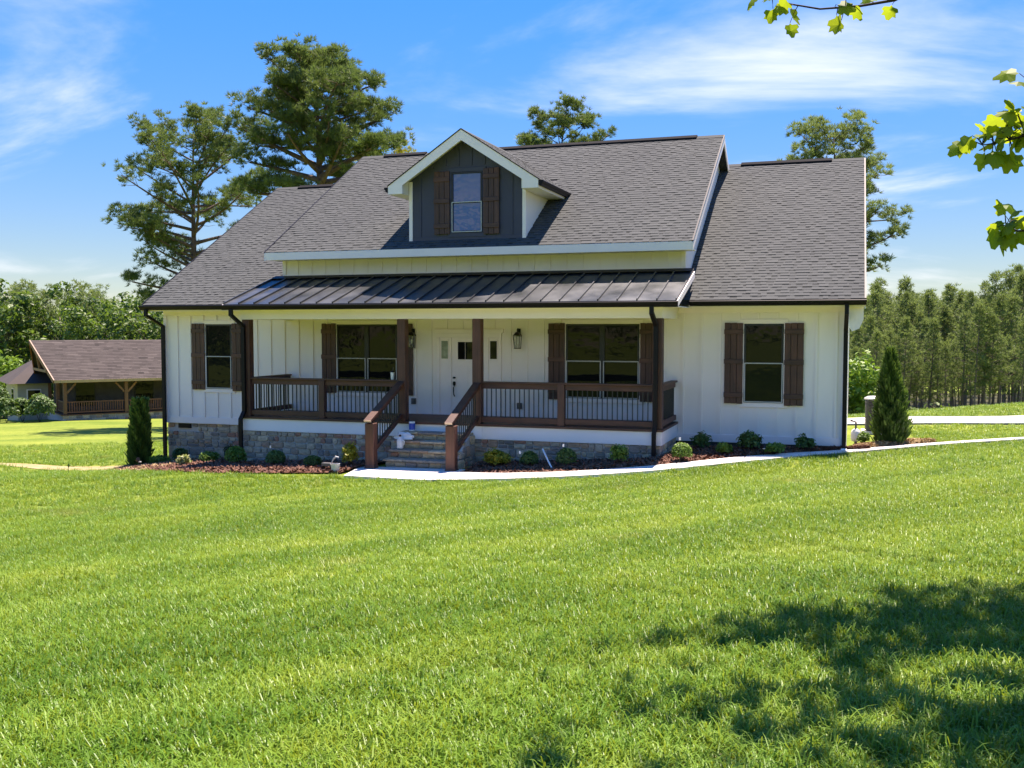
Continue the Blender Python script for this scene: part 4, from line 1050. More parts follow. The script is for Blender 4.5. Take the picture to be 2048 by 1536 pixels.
yp = [proto('plantation_pine', pine_parts(40 + i, 12.0, 2.6 + 0.9 * i, (lambda k: lambda t: (1.25 + 0.15 * k) * (0.75 + 0.35 * math.sin(t * 2.2)) * (1 if t < 0.3 else max(0.07, 1 - (t - 0.3) / 0.72)))(i), 54, 0.14, 0.3, tuft_n=12, tuft_len=0.42, tuft_w=0.065, per_m=2.4, tufts=4, clump=0.36, up=0.45, gap=0.05), M_BARKG, M_NEEDLE2) for i in range(4)]
tp = [proto('mature_pine', pine_parts(60 + i, 17.0, 8.5, pr_round(3.2, 0.6), 34, 0.24, 0.5, tuft_n=12, tuft_len=0.55, tuft_w=0.09, per_m=1.6, tufts=6, clump=0.6, up=0.45), M_BARKG, M_NEEDLE2) for i in range(2)]
bp = [proto('broadleaf_tree', broad_parts(80 + i, 13.0, 8.5 + i, 1.5, 0.22, 80), M_BARKG, M_BROAD) for i in range(3)]
lp = [proto('young_broadleaf_tree', broad_parts(90 + i, 6.5, 5.5, 0.4, 0.12, 46, 0.30), M_BARKG, M_MIDSH) for i in range(2)]
fr = random.Random(77)
# right-hand pine stand: straight rows in front, tall ones behind
for i in range(84):
    px = 1690 + 380 * (i + 0.5) / 84 + fr.uniform(-6, 6)
    d = [62, 69, 77, 86][i % 4] + fr.uniform(-2.5, 2.5)
    x, y = px_world(px, d)
    hgt = {0: 5.6, 1: 7.2, 2: 8.9, 3: 10.6}[i % 4] * fr.uniform(0.72, 1.22) * (0.95 + 0.06 * (px - 1690) / 380)
    place(yp[fr.randrange(4)], x, y, hgt / 12.0 * 1.0, fr.uniform(0, 6.28), ['short young pine in the front row of the stand beyond the driveway', 'slim young pine just behind the front row of the pine stand', 'straight pine in the middle rows of the stand beyond the driveway', 'taller pine in the back rows of the stand beyond the driveway'][i % 4], 'tree', 'pines beyond the driveway', 1.06)
for i in range(12):
    px = 1665 + 35 * i + fr.uniform(-10, 10); x, y = px_world(px, 104 + fr.uniform(-4, 8))
    place(tp[i % 2], x, y, fr.uniform(0.56, 0.67), fr.uniform(0, 6.28), 'tall pine crown along the skyline above the pine stand', 'tree', 'skyline pines above the pine stand')
for i, (px, d, s) in enumerate([(1712, 60, 0.62), (1738, 62, 0.55), (1692, 58, 0.7)]):
    x, y = px_world(px, d)
    place(lp[i % 2], x, y, s, i, ['light green sapling between heat pump and arborvitae', 'light green sapling behind the tall arborvitae', 'light green sapling half hidden by the house corner'][i], 'tree', 'saplings beside the house')
# left-hand wood behind the neighbouring house
for i in range(22):
    px = -70 + 455 * (i + 0.5) / 22 + fr.uniform(-12, 12); d = [98, 108, 119][i % 3] + fr.uniform(-3, 3); x, y = px_world(px, d)
    k = fr.random()
    rel = max(0, min(1, px / 330.0))
    if k < 0.5: place(bp[i % 3], x, y, (1.02 - 0.22 * rel) * fr.uniform(0.88, 1.1), fr.uniform(0, 6.28), 'rounded broadleaf tree in the wood behind the timber porch house', 'tree', 'broadleaf trees of the left wood')
    else: place(tp[i % 2], x, y, (0.86 - 0.16 * rel) * fr.uniform(0.84, 1.05), fr.uniform(0, 6.28), 'dark pine in the wood behind the timber porch house', 'tree', 'pines of the left wood')
for i, (px, d, s) in enumerate([(20, 92, 1.0), (75, 96, 0.85), (-30, 88, 1.1)]):
    x, y = px_world(px, d); place(lp[i % 2], x, y, s, i * 2.0, ['bright green bushy tree left of the timber porch house', 'bright green low tree above the beige wing', 'bright green bush cut by the picture edge'][i], 'tree', 'bright low trees by the neighbouring house')
for i, (px, d, s) in enumerate([(190, 86, 0.80), (265, 87, 0.84), (330, 86, 0.86)]):
    x, y = px_world(px, d); place(bp[i % 3], x, y, s, i * 2.0, ['leafy tree behind the middle of the brown roof', 'leafy tree shading the brown roof near its right end', 'leafy tree half hidden by the white house corner'][i], 'tree', 'trees close behind the brown roof')
# far wooded mass, one object
def mass(name, spots, protos, label, seed):
    g = np.random.default_rng(seed); V, F, T = [], [], []; o = 0
    for (x, y, s) in spots:
        me = protos[int(g.integers(len(protos)))][2]
        n = len(me.vertices); co = np.empty(n * 3, np.float32); me.vertices.foreach_get('co', co); co = co.reshape(-1, 3)
        k = len(me.polygons[0].vertices); lo = np.empty(len(me.loops), np.int32); me.loops.foreach_get('vertex_index', lo)
        tn = np.empty(len(me.polygons), np.float32); me.attributes['tone'].data.foreach_get('value', tn)
        a = g.uniform(0, 6.28); c_, s_ = math.cos(a), math.sin(a)
        q = co * s; q = np.stack([q[:, 0] * c_ - q[:, 1] * s_ + x, q[:, 0] * s_ + q[:, 1] * c_ + y, q[:, 2] + h1(x, y)], 1)
        V.append(q); F.append(lo.reshape(-1, k) + o); T.append(tn); o += n
    return tag(link(name, np_mesh(name, np.concatenate(V), np.concatenate(F), protos[0][2].materials[0], np.concatenate(T))), label, kind='stuff')
sp = []
for i in range(26):
    x, y = px_world(1600 + 560 * i / 26 + fr.uniform(-8, 8), 128 + fr.uniform(-6, 14)); sp.append((x, y, fr.uniform(0.70, 0.80)))
for i in range(14):
    x, y = px_world(1650 + 460 * i / 14 + fr.uniform(-8, 8), 93 + fr.uniform(-3, 6)); sp.append((x, y, fr.uniform(0.42, 0.58)))
mass('far_pine_wood', sp, tp, 'dense dark pine wood closing off the view', 4)
sp = []
for i in range(18):
    x, y = px_world(-160 + 620 * i / 18 + fr.uniform(-12, 12), 135 + fr.uniform(-6, 10)); sp.append((x, y, fr.uniform(0.98, 1.18) * (1.10 - 0.18 * i / 18)))
mass('far_leafy_wood', sp, bp, 'dense leafy wood on the far slope', 5)
# wood on the street side, seen mirrored in the windows
sp = []
for i in range(30):
    a = R(-75 + 150 * i / 30); d = 56 + fr.uniform(-5, 8); sp.append((math.sin(a) * d, -math.cos(a) * d + 10, fr.uniform(0.62, 0.84)))
mass('street_side_wood', sp, bp, 'leafy wood across the street mirrored in the windows', 6)
def fpt(px, d): return px_world(px, d)
loft('forest_floor', [fpt(1560, 150), fpt(1750, 150), fpt(1950, 150), fpt(2250, 150)], [fpt(1560, 61), fpt(1750, 60), fpt(1950, 60), fpt(2250, 60)], 24, M_FLOOR, 0.05, 'structure', 'brown needle litter under the pine stand', n_along=30)
loft('forest_floor', [fpt(-260, 160), fpt(0, 160), fpt(200, 160), fpt(480, 160)], [fpt(-260, 96), fpt(0, 96), fpt(200, 92), fpt(480, 90)], 24, M_FLOOR, 0.05, 'structure', 'dark litter under the left wood', n_along=30)
# undergrowth along the pine stand
g = np.random.default_rng(9); C = []
for i in range(300):
    x, y = px_world(1690 + 400 * g.random(), 60 + 36 * g.random()); r = g.uniform(0.4, 1.5)
    c = rand_dirs(40, g) * r * (1, 1, 0.8); c[:, 2] = np.abs(c[:, 2]); c += (x, y, h1(x, y)); C.append(c)
C = np.concatenate(C); v, f, t_ = leaf_cards(C, rand_dirs(len(C), g) * 0.5 + (0, 0, 0.8), 0.24, g, np.clip(g.normal(0.5, 0.2, len(C)), 0, 1))
tag(link('undergrowth', np_mesh('undergrowth', v, f, M_BROAD, t_)), 'low leafy undergrowth at the foot of the pines', kind='stuff')

# ------------------------------------------------------------------ shrubs
def shrub_mesh(seed, w, h, leaf, n, mat, lump=0.18, shape='ball', stems=5):
    g = np.random.default_rng(seed); d = rand_dirs(n, g); d[:, 2] = np.where(d[:, 2] < -0.35, -d[:, 2], d[:, 2])
    kn = rand_dirs(16, g); bump_ = np.max(d @ kn.T, axis=1); r = (1 - lump) + lump * ((bump_ - 0.75) / 0.25)
    r = r * g.uniform(0.55, 1.05, n) ** 0.6
    if shape == 'loose': r *= g.uniform(0.6, 1.2, n)
    c = d * r[:, None] * (w / 2, w / 2, h * 0.56) + (0, 0, h * 0.44)
    c[:, 2] = np.maximum(c[:, 2], 0.02)
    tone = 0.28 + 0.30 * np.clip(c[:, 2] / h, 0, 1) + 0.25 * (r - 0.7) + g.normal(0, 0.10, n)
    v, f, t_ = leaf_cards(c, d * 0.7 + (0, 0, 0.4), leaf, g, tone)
    tr = MB()
    for k in range(stems):
        a = k * 2.4; tr.tube([(0, 0, -0.05), (math.cos(a) * w * 0.15, math.sin(a) * w * 0.15, h * 0.4), (math.cos(a) * w * 0.3, math.sin(a) * w * 0.3, h * 0.75)], [0.012, 0.008, 0.004], 4, cap=False)
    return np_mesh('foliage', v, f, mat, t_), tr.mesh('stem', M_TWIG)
def shrub(name, x, y, w, h, leaf, n, mat, label, seed, lump=0.18, shape='ball', cat='shrub', group='shrubs in the planting beds', dz=0.05):
    a, b = shrub_mesh(seed, w, h, leaf, n, mat, lump, shape)
    e = empty(name, (x, y, h1(x, y) + dz), seed * 1.3); tag(e, label, cat, group)
    link('foliage', a, e, True); link('stem', b, e, True)
    return e
SHR = [
 ('low_shrub', -16.35, 20.75, 0.62, 0.26, 0.05, 900, M_MIDSH, 'low spreading shrub at the house corner by the left arborvitae', 'loose'),
 ('dark_shrub', -16.25, 21.45, 0.44, 0.38, 0.05, 700, M_DKSH, 'small dark shrub against the stone under the foundation vent', 'ball'),
 ('variegated_shrub', -14.55, 19.3, 0.40, 0.30, 0.05, 600, M_PALSH, 'cream and yellow variegated shrub in the straw end of the bed', 'loose'),
 ('green_shrub', -14.50, 20.2, 0.56, 0.32, 0.05, 900, M_MIDSH, 'wide green shrub behind the variegated shrub', 'loose'),
 ('dusky_shrub', -14.55, 21.2, 0.60, 0.42, 0.05, 800, M_REDSH, 'dusky dark leaved shrub against the stone foundation', 'loose'),
 ('bushy_shrub', -13.0, 19.1, 0.55, 0.48, 0.045, 1200, M_MIDSH, 'bushy green shrub in front of the left porch downspout', 'ball'),
 ('round_shrub', -11.75, 18.75, 0.48, 0.40, 0.035, 1300, M_DKSH, 'dark round shrub with a white tag below the left railing', 'ball'),
 ('clipped_shrub', -10.75, 18.6, 0.42, 0.30, 0.03, 1300, M_DKSH, 'smooth clipped dark shrub left of the garden light', 'ball'),
 ('golden_shrub', -9.88, 18.62, 0.42, 0.58, 0.045, 1000, M_YELSH, 'upright golden shrub beside the left stair newel post', 'loose'),
 ('golden_shrub', -6.80, 19.15, 0.68, 0.40, 0.045, 1500, M_YELSH, 'wide golden mound right of the stone steps', 'loose'),
 ('round_shrub', -6.10, 19.1, 0.44, 0.36, 0.032, 1300, M_DKSH, 'dark ball shrub just left of the leaning white pole', 'ball'),
 ('round_shrub', -5.28, 18.95, 0.47, 0.42, 0.032, 1400, M_DKSH, 'dark ball shrub just right of the leaning white pole', 'ball'),
 ('upright_shrub', -4.25, 19.1, 0.40, 0.48, 0.04, 1000, M_MIDSH, 'upright feathery shrub left of the right porch downspout', 'loose'),
 ('box_shrub', -3.10, 19.55, 0.44, 0.42, 0.03, 1600, M_MIDSH, 'bright green boxwood ball by the right porch corner', 'ball'),
 ('leafy_shrub', -2.98, 21.35, 0.48, 0.40, 0.06, 500, M_DKSH, 'open leafy shrub against the wall nearest the porch corner', 'loose'),
 ('low_shrub', -2.38, 20.5, 0.42, 0.28, 0.045, 800, M_MIDSH, 'low green shrub behind the boxwood ball', 'loose'),
 ('leafy_shrub', -1.93, 21.2, 0.62, 0.46, 0.06, 800, M_DKSH, 'largest dark leafy shrub under the right window', 'loose'),
 ('low_shrub', -1.44, 20.75, 0.48, 0.28, 0.045, 900, M_MIDSH, 'low green shrub with a spotlight beside it', 'loose'),
 ('leafy_shrub', -0.84, 21.5, 0.46, 0.40, 0.06, 500, M_DKSH, 'open leafy shrub nearest the right house corner', 'loose'),
 ('side_shrub', 0.30, 23.0, 0.30, 0.34, 0.05, 400, M_MIDSH, 'small shrub tucked round the right house corner', 'loose')]
for i, (nm, x, y, w, h, lf, n, mt, lab, shp) in enumerate(SHR):
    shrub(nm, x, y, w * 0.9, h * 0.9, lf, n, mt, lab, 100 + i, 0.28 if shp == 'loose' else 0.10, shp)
def arborvitae(x, y, h, w, label, seed, lean, wide_top=0.0):
    g = np.random.default_rng(seed); n = 5200
    t = g.random(n) ** 0.85; a = g.uniform(0, 6.28, n)
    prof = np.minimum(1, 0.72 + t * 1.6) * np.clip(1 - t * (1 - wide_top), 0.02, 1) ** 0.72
    lob = 1 + 0.16 * np.sin(a * 5 + t * 17) + 0.10 * np.sin(a * 9 - t * 31)
    r = w / 2 * prof * lob * g.uniform(0.70, 1.06, n)
    c = np.stack([np.cos(a) * r + lean * t * h, np.sin(a) * r, 0.03 + t * h * 0.98], 1)
    out = np.stack([np.cos(a) * 0.55, np.sin(a) * 0.55, np.full(n, 0.85)], 1); out /= np.linalg.norm(out, axis=1, keepdims=True)
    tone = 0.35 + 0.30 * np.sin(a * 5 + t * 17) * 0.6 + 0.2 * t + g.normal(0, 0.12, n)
    s = np.cross(out, rand_dirs(n, g)); s /= np.linalg.norm(s, axis=1, keepdims=True)
    L_ = (0.11 * g.uniform(0.6, 1.5, n))[:, None]
    v = np.stack([c - s * 0.022, c + s * 0.022 - out * 0.0, c + s * 0.018 + out * L_ * 0.7, c + out * L_], 1).reshape(-1, 3)
    e = empty('arborvitae', (x, y, h1(x, y) + 0.03)); tag(e, label, 'tree', 'arborvitae at the house corners')
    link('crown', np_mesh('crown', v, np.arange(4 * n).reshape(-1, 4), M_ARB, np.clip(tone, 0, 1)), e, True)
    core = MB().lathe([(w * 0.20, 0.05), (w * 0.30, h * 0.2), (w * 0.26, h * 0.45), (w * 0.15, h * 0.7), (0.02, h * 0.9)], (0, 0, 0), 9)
    for i, p in enumerate(core.v): core.v[i] = (p[0] + lean * p[2], p[1], p[2])
    link('inner_branches', core.mesh('inner_branches', M_ARB), e, True)
    MB().tube([(0, 0, -0.1), (0, 0, 0.2)], [0.05, 0.045], 7).build('trunk', M_BARKG, e, True, True)
arborvitae(0.87, 23.5, 2.06, 0.80, 'tall pointed dark arborvitae right of the house', 51, -0.02)
arborvitae(-16.95, 20.75, 1.70, 0.54, 'shorter blunt arborvitae at the left house corner', 52, 0.03, 0.35)

# ------------------------------------------------------------------ near tree at the right whose branches hang into the picture
TX, TY = 3.6, 8.3
ntree = empty('broadleaf_tree', (TX, TY, h1(TX, TY))); tag(ntree, 'near tree whose sunlit lobed leaves hang into the upper right corner', 'tree')
tz = h1(TX, TY)
tk = MB()
tk.tube([(TX, TY, tz - 0.3), (TX + 0.05, TY, tz + 1.5), (TX - 0.05, TY + 0.1, tz + 4), (TX, TY, tz + 7), (TX + 0.1, TY, tz + 10.5)], [0.26, 0.21, 0.17, 0.11, 0.03], 12)
tk.build('trunk', M_BARKG, ntree, True)
LOBES = [(0, 0), (0.015, 0.02), (0.10, 0.12), (0.40, 0.10), (0.50, 0.30), (0.36, 0.42), (0.44, 0.66), (0.24, 0.68), (0.10, 0.92), (-0.10, 0.92), (-0.24, 0.68), (-0.44, 0.66), (-0.36, 0.42), (-0.50, 0.30), (-0.40, 0.10), (-0.10, 0.12), (-0.015, 0.02)]
def leaf_obj_mesh(tone, fold, droop):
    v = [(x, y, -fold * abs(x) - droop * y * y) for x, y in LOBES] + [(0, 0.5, -droop * 0.25 + 0.02)]
    n = len(LOBES); f = [(i, (i + 1) % n, n) for i in range(n)]
    return np_mesh('leaf', v, f, M_MAPLE, np.full(n, tone))
LV = [leaf_obj_mesh(t_, f_, d_) for t_, f_, d_ in ((0.25, 0.3, 0.3), (0.5, 0.5, 0.5), (0.75, 0.25, 0.6), (0.95, 0.45, 0.35), (0.6, 0.7, 0.2))]
lr = random.Random(5)
def hang_leaf(p, size, br, away):
    o = bpy.data.objects.new('leaf', LV[lr.randrange(5)]); COL.objects.link(o)
    o.parent = br; o.matrix_parent_inverse = world_mat(br).inverted()
    o.location = p; o.scale = (size,) * 3
    d = Vector(away) * 0.7 + Vector((lr.uniform(-0.5, 0.5), lr.uniform(-0.5, 0.5), lr.uniform(-0.9, 0.1)))
    q = d.to_track_quat('Y', 'Z') @ Matrix.Rotation(lr.uniform(-1.1, 1.1), 4, 'Y').to_quaternion()
    o.rotation_euler = q.to_euler()
def at_px(px, py, d):                       # world point on a bearing, for hanging twigs
    cp, sp_ = math.cos(math.atan(0.055)), math.sin(math.atan(0.055)); cy, sy = math.cos(R(18.7)), math.sin(R(18.7))
    F_ = np.array([-sy * cp, cy * cp, -sp_]); R_ = np.array([cy, sy, 0]); U_ = np.cross(R_, F_)
    return (F_ + R_ * (px - 1024) / 2000 - U_ * (py - 768) / 2000) * d + (0, 0, 1.65)
def branch(pts, rads, leaves, sizes):
    mb = MB().tube(pts, rads, 6); todo = []
    line = np.concatenate([np.linspace(pts[i], pts[i + 1], 12) for i in range(1, len(pts) - 1)])
    for (p, k) in leaves:
        p = np.array(p); q = line[np.argmin(np.linalg.norm(line - p, axis=1))]
        for i in range(k):
            e = q + (p - q) * lr.uniform(0.45, 0.95) + np.array([lr.uniform(-1, 1), lr.uniform(-1, 1), lr.uniform(-1, 1)]) * (0.05 if k > 1 else 0.01)
            mb.tube([q, (q + e) / 2 + (0, 0, 0.01), e], [0.0035, 0.0028, 0.002], 4, cap=False)
            v = e - q; todo.append((e, v / (np.linalg.norm(v) + 1e-6)))
    b_ = mb.build('branch', M_TWIG, ntree, True)
    for e, v in todo: hang_leaf(e, lr.uniform(*sizes), b_, v)
D1 = 6.2
root = np.array([TX - 0.05, TY + 0.05, tz + 4.4])
b1 = [root, np.array([2.4, 7.4, 4.75]), at_px(1900, -60, D1), at_px(1790, 0, D1), at_px(1720, 12, D1), at_px(1640, 18, D1), at_px(1580, 8, D1), at_px(1530, -14, D1)]
branch(b1, [0.05, 0.035, 0.016, 0.010, 0.008, 0.006, 0.005, 0.003],
       [(at_px(1495, 2, D1), 1), (at_px(1540, 2, D1), 2), (at_px(1565, 6, D1), 2), (at_px(1590, 34, D1), 2), (at_px(1583, 20, D1), 1), (at_px(1672, 8, D1), 1), (at_px(1690, 32, D1), 2), (at_px(1676, 44, D1), 1), (at_px(1745, -2, D1), 1), (at_px(1800, -14, D1), 2), (at_px(1690, -6, D1), 1)], (0.08, 0.13))
D2 = 5.6
b2 = [np.array([TX - 0.05, TY + 0.05, tz + 3.2]), np.array([2.8, 7.0, 3.5]), at_px(2190, 150, D2), at_px(2110, 240, D2), at_px(2055, 270, D2), at_px(2000, 285, D2), at_px(1965, 290, D2)]
branch(b2, [0.05, 0.03, 0.014, 0.010, 0.007, 0.005, 0.003],
       [(at_px(1960, 268, D2), 3), (at_px(1985, 262, D2), 4), (at_px(1992, 312, D2), 3), (at_px(2015, 255, D2), 4), (at_px(2032, 215, D2), 5), (at_px(2025, 300, D2), 3), (at_px(2048, 245, D2), 4), (at_px(1943, 290, D2), 3), (at_px(1962, 272, D2), 1), (at_px(1995, 290, D2), 2), (at_px(2012, 250, D2), 3), (at_px(2035, 240, D2), 3), (at_px(2004, 305, D2), 1), (at_px(2040, 280, D2), 2), (at_px(2046, 215, D2), 2), (at_px(2070, 250, D2), 5), (at_px(2045, 150, D2), 2), (at_px(2085, 180, D2), 4)], (0.085, 0.135))
b3 = [np.array([TX - 0.05, TY + 0.05, tz + 2.7]), np.array([2.7, 7.0, 2.7]), at_px(2160, 440, D2), at_px(2090, 458, D2), at_px(2035, 462, D2), at_px(2012, 452, D2)]
branch(b3, [0.04, 0.025, 0.012, 0.008, 0.006, 0.003],
       [(at_px(2005, 435, D2), 3), (at_px(2030, 445, D2), 3), (at_px(2012, 470, D2), 3), (at_px(2020, 440, D2), 2), (at_px(2008, 448, D2), 1), (at_px(2016, 466, D2), 2), (at_px(2026, 455, D2), 1), (at_px(2090, 450, D2), 4)], (0.085, 0.13))
# the crown above the picture: limbs and leaves, the shade on the lawn comes from here
g = np.random.default_rng(33); lim = MB(); C = []
for i in range(60):
    a = i * 2.399; t = (i + 0.5) / 60; zz = tz + 4.8 + 5.4 * t; ln = 4.6 * (1 - 0.62 * t) * g.uniform(0.75, 1.1)
    if t < 0.45 and math.cos(a) < -0.3: ln *= 1.10
    e = np.array([TX + math.cos(a) * ln, TY + math.sin(a) * ln * 0.95, zz + ln * g.uniform(0.05, 0.28)])
    s = np.array([TX, TY, zz - 0.35])
    lim.tube([s, (s + e) / 2 + (0, 0, 0.18), e], [0.055 * (1.1 - t), 0.03, 0.008], 5, cap=False)
    for k in range(9):
        q = s + (e - s) * g.uniform(0.30, 1.05) + g.normal(0, 0.34, 3)
        C.append(q + g.normal(0, 0.30, (32, 3)))
lim.build('limb', M_BARKG, ntree, True)
C = np.concatenate(C)
# leave open whatever would hang into the view below the branch line
cv = C - (0, 0, 1.65); ang = np.degrees(np.arctan2(cv[:, 0], cv[:, 1])); dist = np.hypot(cv[:, 0], cv[:, 1])
keep = ~((ang < 11.0) & (cv[:, 2] / dist < 0.46))
C = C[keep]
gp = C[:, :2] - np.array(SUN)[:2] / SUN.z * (C[:, 2:3] + 0.1); jt = g.normal(0, 0.20, len(C))
C = C[(gp[:, 1] + jt < 5.75 + 0.80 * (gp[:, 0] + 1.2)) & (gp[:, 0] + jt > -1.3)]
sd_ = np.array(SUN)                       # sun flecks fall through gaps in the crown onto the low branches
for q, rad in ((at_px(2010, 270, D2), 0.36), (at_px(2020, 455, D2), 0.30), (at_px(1560, 10, D1), 0.36), (at_px(1690, 20, D1), 0.36)):
    w_ = C - q; C = C[np.linalg.norm(w_ - np.outer(w_ @ sd_, sd_), axis=1) > rad]
v, f, t_ = leaf_cards(C, rand_dirs(len(C), g) * 0.6 + (0, 0, 0.7), 0.19, g, np.clip(g.normal(0.5, 0.2, len(C)), 0, 1), 1.25)
o = link('crown', np_mesh('crown', v, f, M_MAPLE, t_), ntree); o['kind'] = 'stuff'

# ------------------------------------------------------------------ wall lanterns
def lantern(x, z, label):
    e = empty('wall_lantern', (x, YW, z - 0.2)); tag(e, label, 'lantern', 'porch wall lanterns')
    y = YW - 0.13
    MB().cbox(x - 0.045, x + 0.045, YW - 0.05, YW - 0.021, z + 0.02, z + 0.20, 0.008).build('back_plate', M_BRONZE, e)
    MB().tube([(x, YW - 0.045, z + 0.14), (x, YW - 0.10, z + 0.20), (x, y, z + 0.19), (x, y, z + 0.13)], [0.012] * 4, 7).build('arm', M_BRONZE, e)
    def ring(w, zz, h): return (x - w, x + w, y - w, y + w, zz, zz + h)
    MB().add([(x - 0.085, y - 0.085, z + 0.04), (x + 0.085, y - 0.085, z + 0.04), (x + 0.085, y + 0.085, z + 0.04), (x - 0.085, y + 0.085, z + 0.04), (x - 0.03, y - 0.03, z + 0.12), (x + 0.03, y - 0.03, z + 0.12), (x + 0.03, y + 0.03, z + 0.12), (x - 0.03, y + 0.03, z + 0.12)],
             [(0, 3, 2, 1), (4, 5, 6, 7), (0, 1, 5, 4), (1, 2, 6, 5), (2, 3, 7, 6), (3, 0, 4, 7)]).build('roof_cap', M_BRONZE, e)
    fr_ = MB()
    for sx in (-1, 1):
        for sy in (-1, 1): fr_.beam((x + sx * 0.078, y + sy * 0.078, z + 0.04), (x + sx * 0.058, y + sy * 0.058, z - 0.25), 0.010, 0.010, (0, 1, 0))
    for sx in (-1, 1): fr_.beam((x + sx * 0.0, y - 0.078, z + 0.04), (x, y - 0.058, z - 0.25), 0.007, 0.007, (0, 1, 0))
    fr_.box(x - 0.066, x + 0.066, y - 0.066, y + 0.066, z - 0.265, z - 0.25)
    fr_.build('cage', M_BRONZE, e)
    MB().add([(x - 0.054, y - 0.054, z - 0.248), (x + 0.054, y - 0.054, z - 0.248), (x + 0.054, y + 0.054, z - 0.248), (x - 0.054, y + 0.054, z - 0.248), (x - 0.072, y - 0.072, z + 0.038), (x + 0.072, y - 0.072, z + 0.038), (x + 0.072, y + 0.072, z + 0.038), (x - 0.072, y + 0.072, z + 0.038)],
             [(0, 3, 2, 1), (4, 5, 6, 7), (0, 1, 5, 4), (1, 2, 6, 5), (2, 3, 7, 6), (3, 0, 4, 7)]).build('glass', M_CLEAR, e)
    MB().lathe([(0.012, -0.08), (0.028, -0.05), (0.030, -0.01), (0.012, 0.03)], (x, y, z - 0.08), 8).build('bulb', M_PLAST, e)
lantern(-9.93, 1.46, 'black wall lantern left of the front door, beside a shutter')
lantern(-7.27, 1.46, 'black wall lantern right of the front door on bare siding')

# ------------------------------------------------------------------ small things
# heat pump behind the arborvitae
hx, hy = 0.72, 26.7; hz = h1(hx, hy)
hp = empty('heat_pump', (hx, hy, hz)); tag(hp, 'grey louvred heat pump on the lawn behind the arborvitae', 'heat pump')
MB().cbox(hx - 0.44, hx + 0.44, hy - 0.44, hy + 0.44, hz - 0.05, hz + 0.06, 0.01).build('base_pad', M_CONC, hp)
MB().lathe([(0.30, 0), (0.32, 0.01), (0.32, 0.78), (0.30, 0.79)], (hx, hy, hz + 0.06), 20).build('coil', M_BLACK, hp)
lv = MB()
for i in range(19): lv.lathe([(0.345, 0.0), (0.352, 0.006), (0.352, 0.018), (0.345, 0.026)], (hx, hy, hz + 0.09 + i * 0.039), 20)
lo = lv.build('louvre', M_GREYM, hp); lo['kind'] = 'stuff'
for k in range(4):
    a_ = k * math.pi / 2 + 0.6; MB().cbox(hx + 0.34 * math.cos(a_) - 0.03, hx + 0.34 * math.cos(a_) + 0.03, hy + 0.34 * math.sin(a_) - 0.03, hy + 0.34 * math.sin(a_) + 0.03, hz + 0.06, hz + 0.84, 0.008).build('corner_post', M_GREYM, hp)
MB().lathe([(0.37, 0.0), (0.38, 0.015), (0.37, 0.04), (0.30, 0.075), (0.12, 0.085)], (hx, hy, hz + 0.845), 24).build('fan_cover', M_SCREEN, hp)
# meter and white duct cover on the right wall
mt_ = empty('gas_meter', (0.12, 23.4, h1(0.12, 23.4))); tag(mt_, 'white rounded utility meter on the right side wall', 'meter')
z_ = h1(0.12, 23.4)
MB().lathe([(0.04, 0), (0.09, 0.02), (0.105, 0.08), (0.105, 0.20), (0.085, 0.26), (0.04, 0.29)], (0.14, 23.4, z_ + 0.08), 14).build('meter_body', M_PLAST, mt_, True)
MB().tube([(0.14, 23.4, z_ - 0.1), (0.14, 23.4, z_ + 0.1)], [0.03, 0.03], 8).build('riser_pipe', M_GREYM, mt_)
MB().tube([(0.14, 23.4, z_ + 0.36), (0.14, 23.4, z_ + 0.52), (0.02, 23.4, z_ + 0.56)], [0.022] * 3, 8).build('supply_pipe', M_GREYM, mt_)
# cup on the rail
cx_, cy_ = -9.62, YP - 0.0; 
cup = empty('cup', (cx_, cy_, 0.525)); tag(cup, 'white drinking cup standing on the left porch rail', 'cup')
MB().lathe([(0.032, 0), (0.036, 0.01), (0.046, 0.16), (0.048, 0.165), (0.043, 0.165)], (cx_, cy_, 0.5255), 14).build('cup_body', M_PLAST, cup, True)
MB().lathe([(0.050, 0), (0.050, 0.014), (0.042, 0.03), (0.02, 0.034)], (cx_, cy_, 0.691), 14).build('lid', M_BLACK, cup)
MB().tube([(cx_ + 0.01, cy_, 0.72), (cx_ + 0.02, cy_, 0.81)], [0.005, 0.005], 6).build('straw', M_GREYM, cup)
# things left on the steps
tops = [GZ + rise * (i + 1) for i in range(4)]
BLUE = simple('blue_label', (0.015, 0.07, 0.42), 0.4, 0.1)
tz3 = tops[3] + 0.006
can = empty('paint_can', (-9.03, 19.88, tz3)); tag(can, 'small white can with a blue label on the top step', 'can')
MB().lathe([(0.062, 0), (0.066, 0.006), (0.066, 0.20), (0.062, 0.21)], (-9.03, 19.88, tz3), 16).build('can_body', M_PLAST, can)
MB().lathe([(0.0675, 0), (0.0675, 0.14)], (-9.03, 19.88, tz3 + 0.03), 16).build('label_band', BLUE, can)
MB().lathe([(0.058, 0), (0.058, 0.006), (0.05, 0.006), (0.05, 0.003)], (-9.03, 19.88, tz3 + 0.2105), 16).build('lid', M_GREYM, can)
g = np.random.default_rng(3); bg_ = MB(); tzb = tops[2] + 0.006
nu, nv = 14, 7
pts = []
for i in range(nv + 1):
    for j in range(nu):
        a_ = 2 * math.pi * j / nu; r = [0.15, 0.19, 0.20, 0.17, 0.15, 0.12, 0.07, 0.02][i] * (1 + g.uniform(-0.22, 0.22)); zz = [0, 0.02, 0.05, 0.09, 0.12, 0.14, 0.15, 0.14][i] * (1 + g.uniform(-0.15, 0.15))
        pts.append((-9.10 + r * 1.15 * math.cos(a_), 19.62 + r * 0.6 * math.sin(a_), tzb + zz))
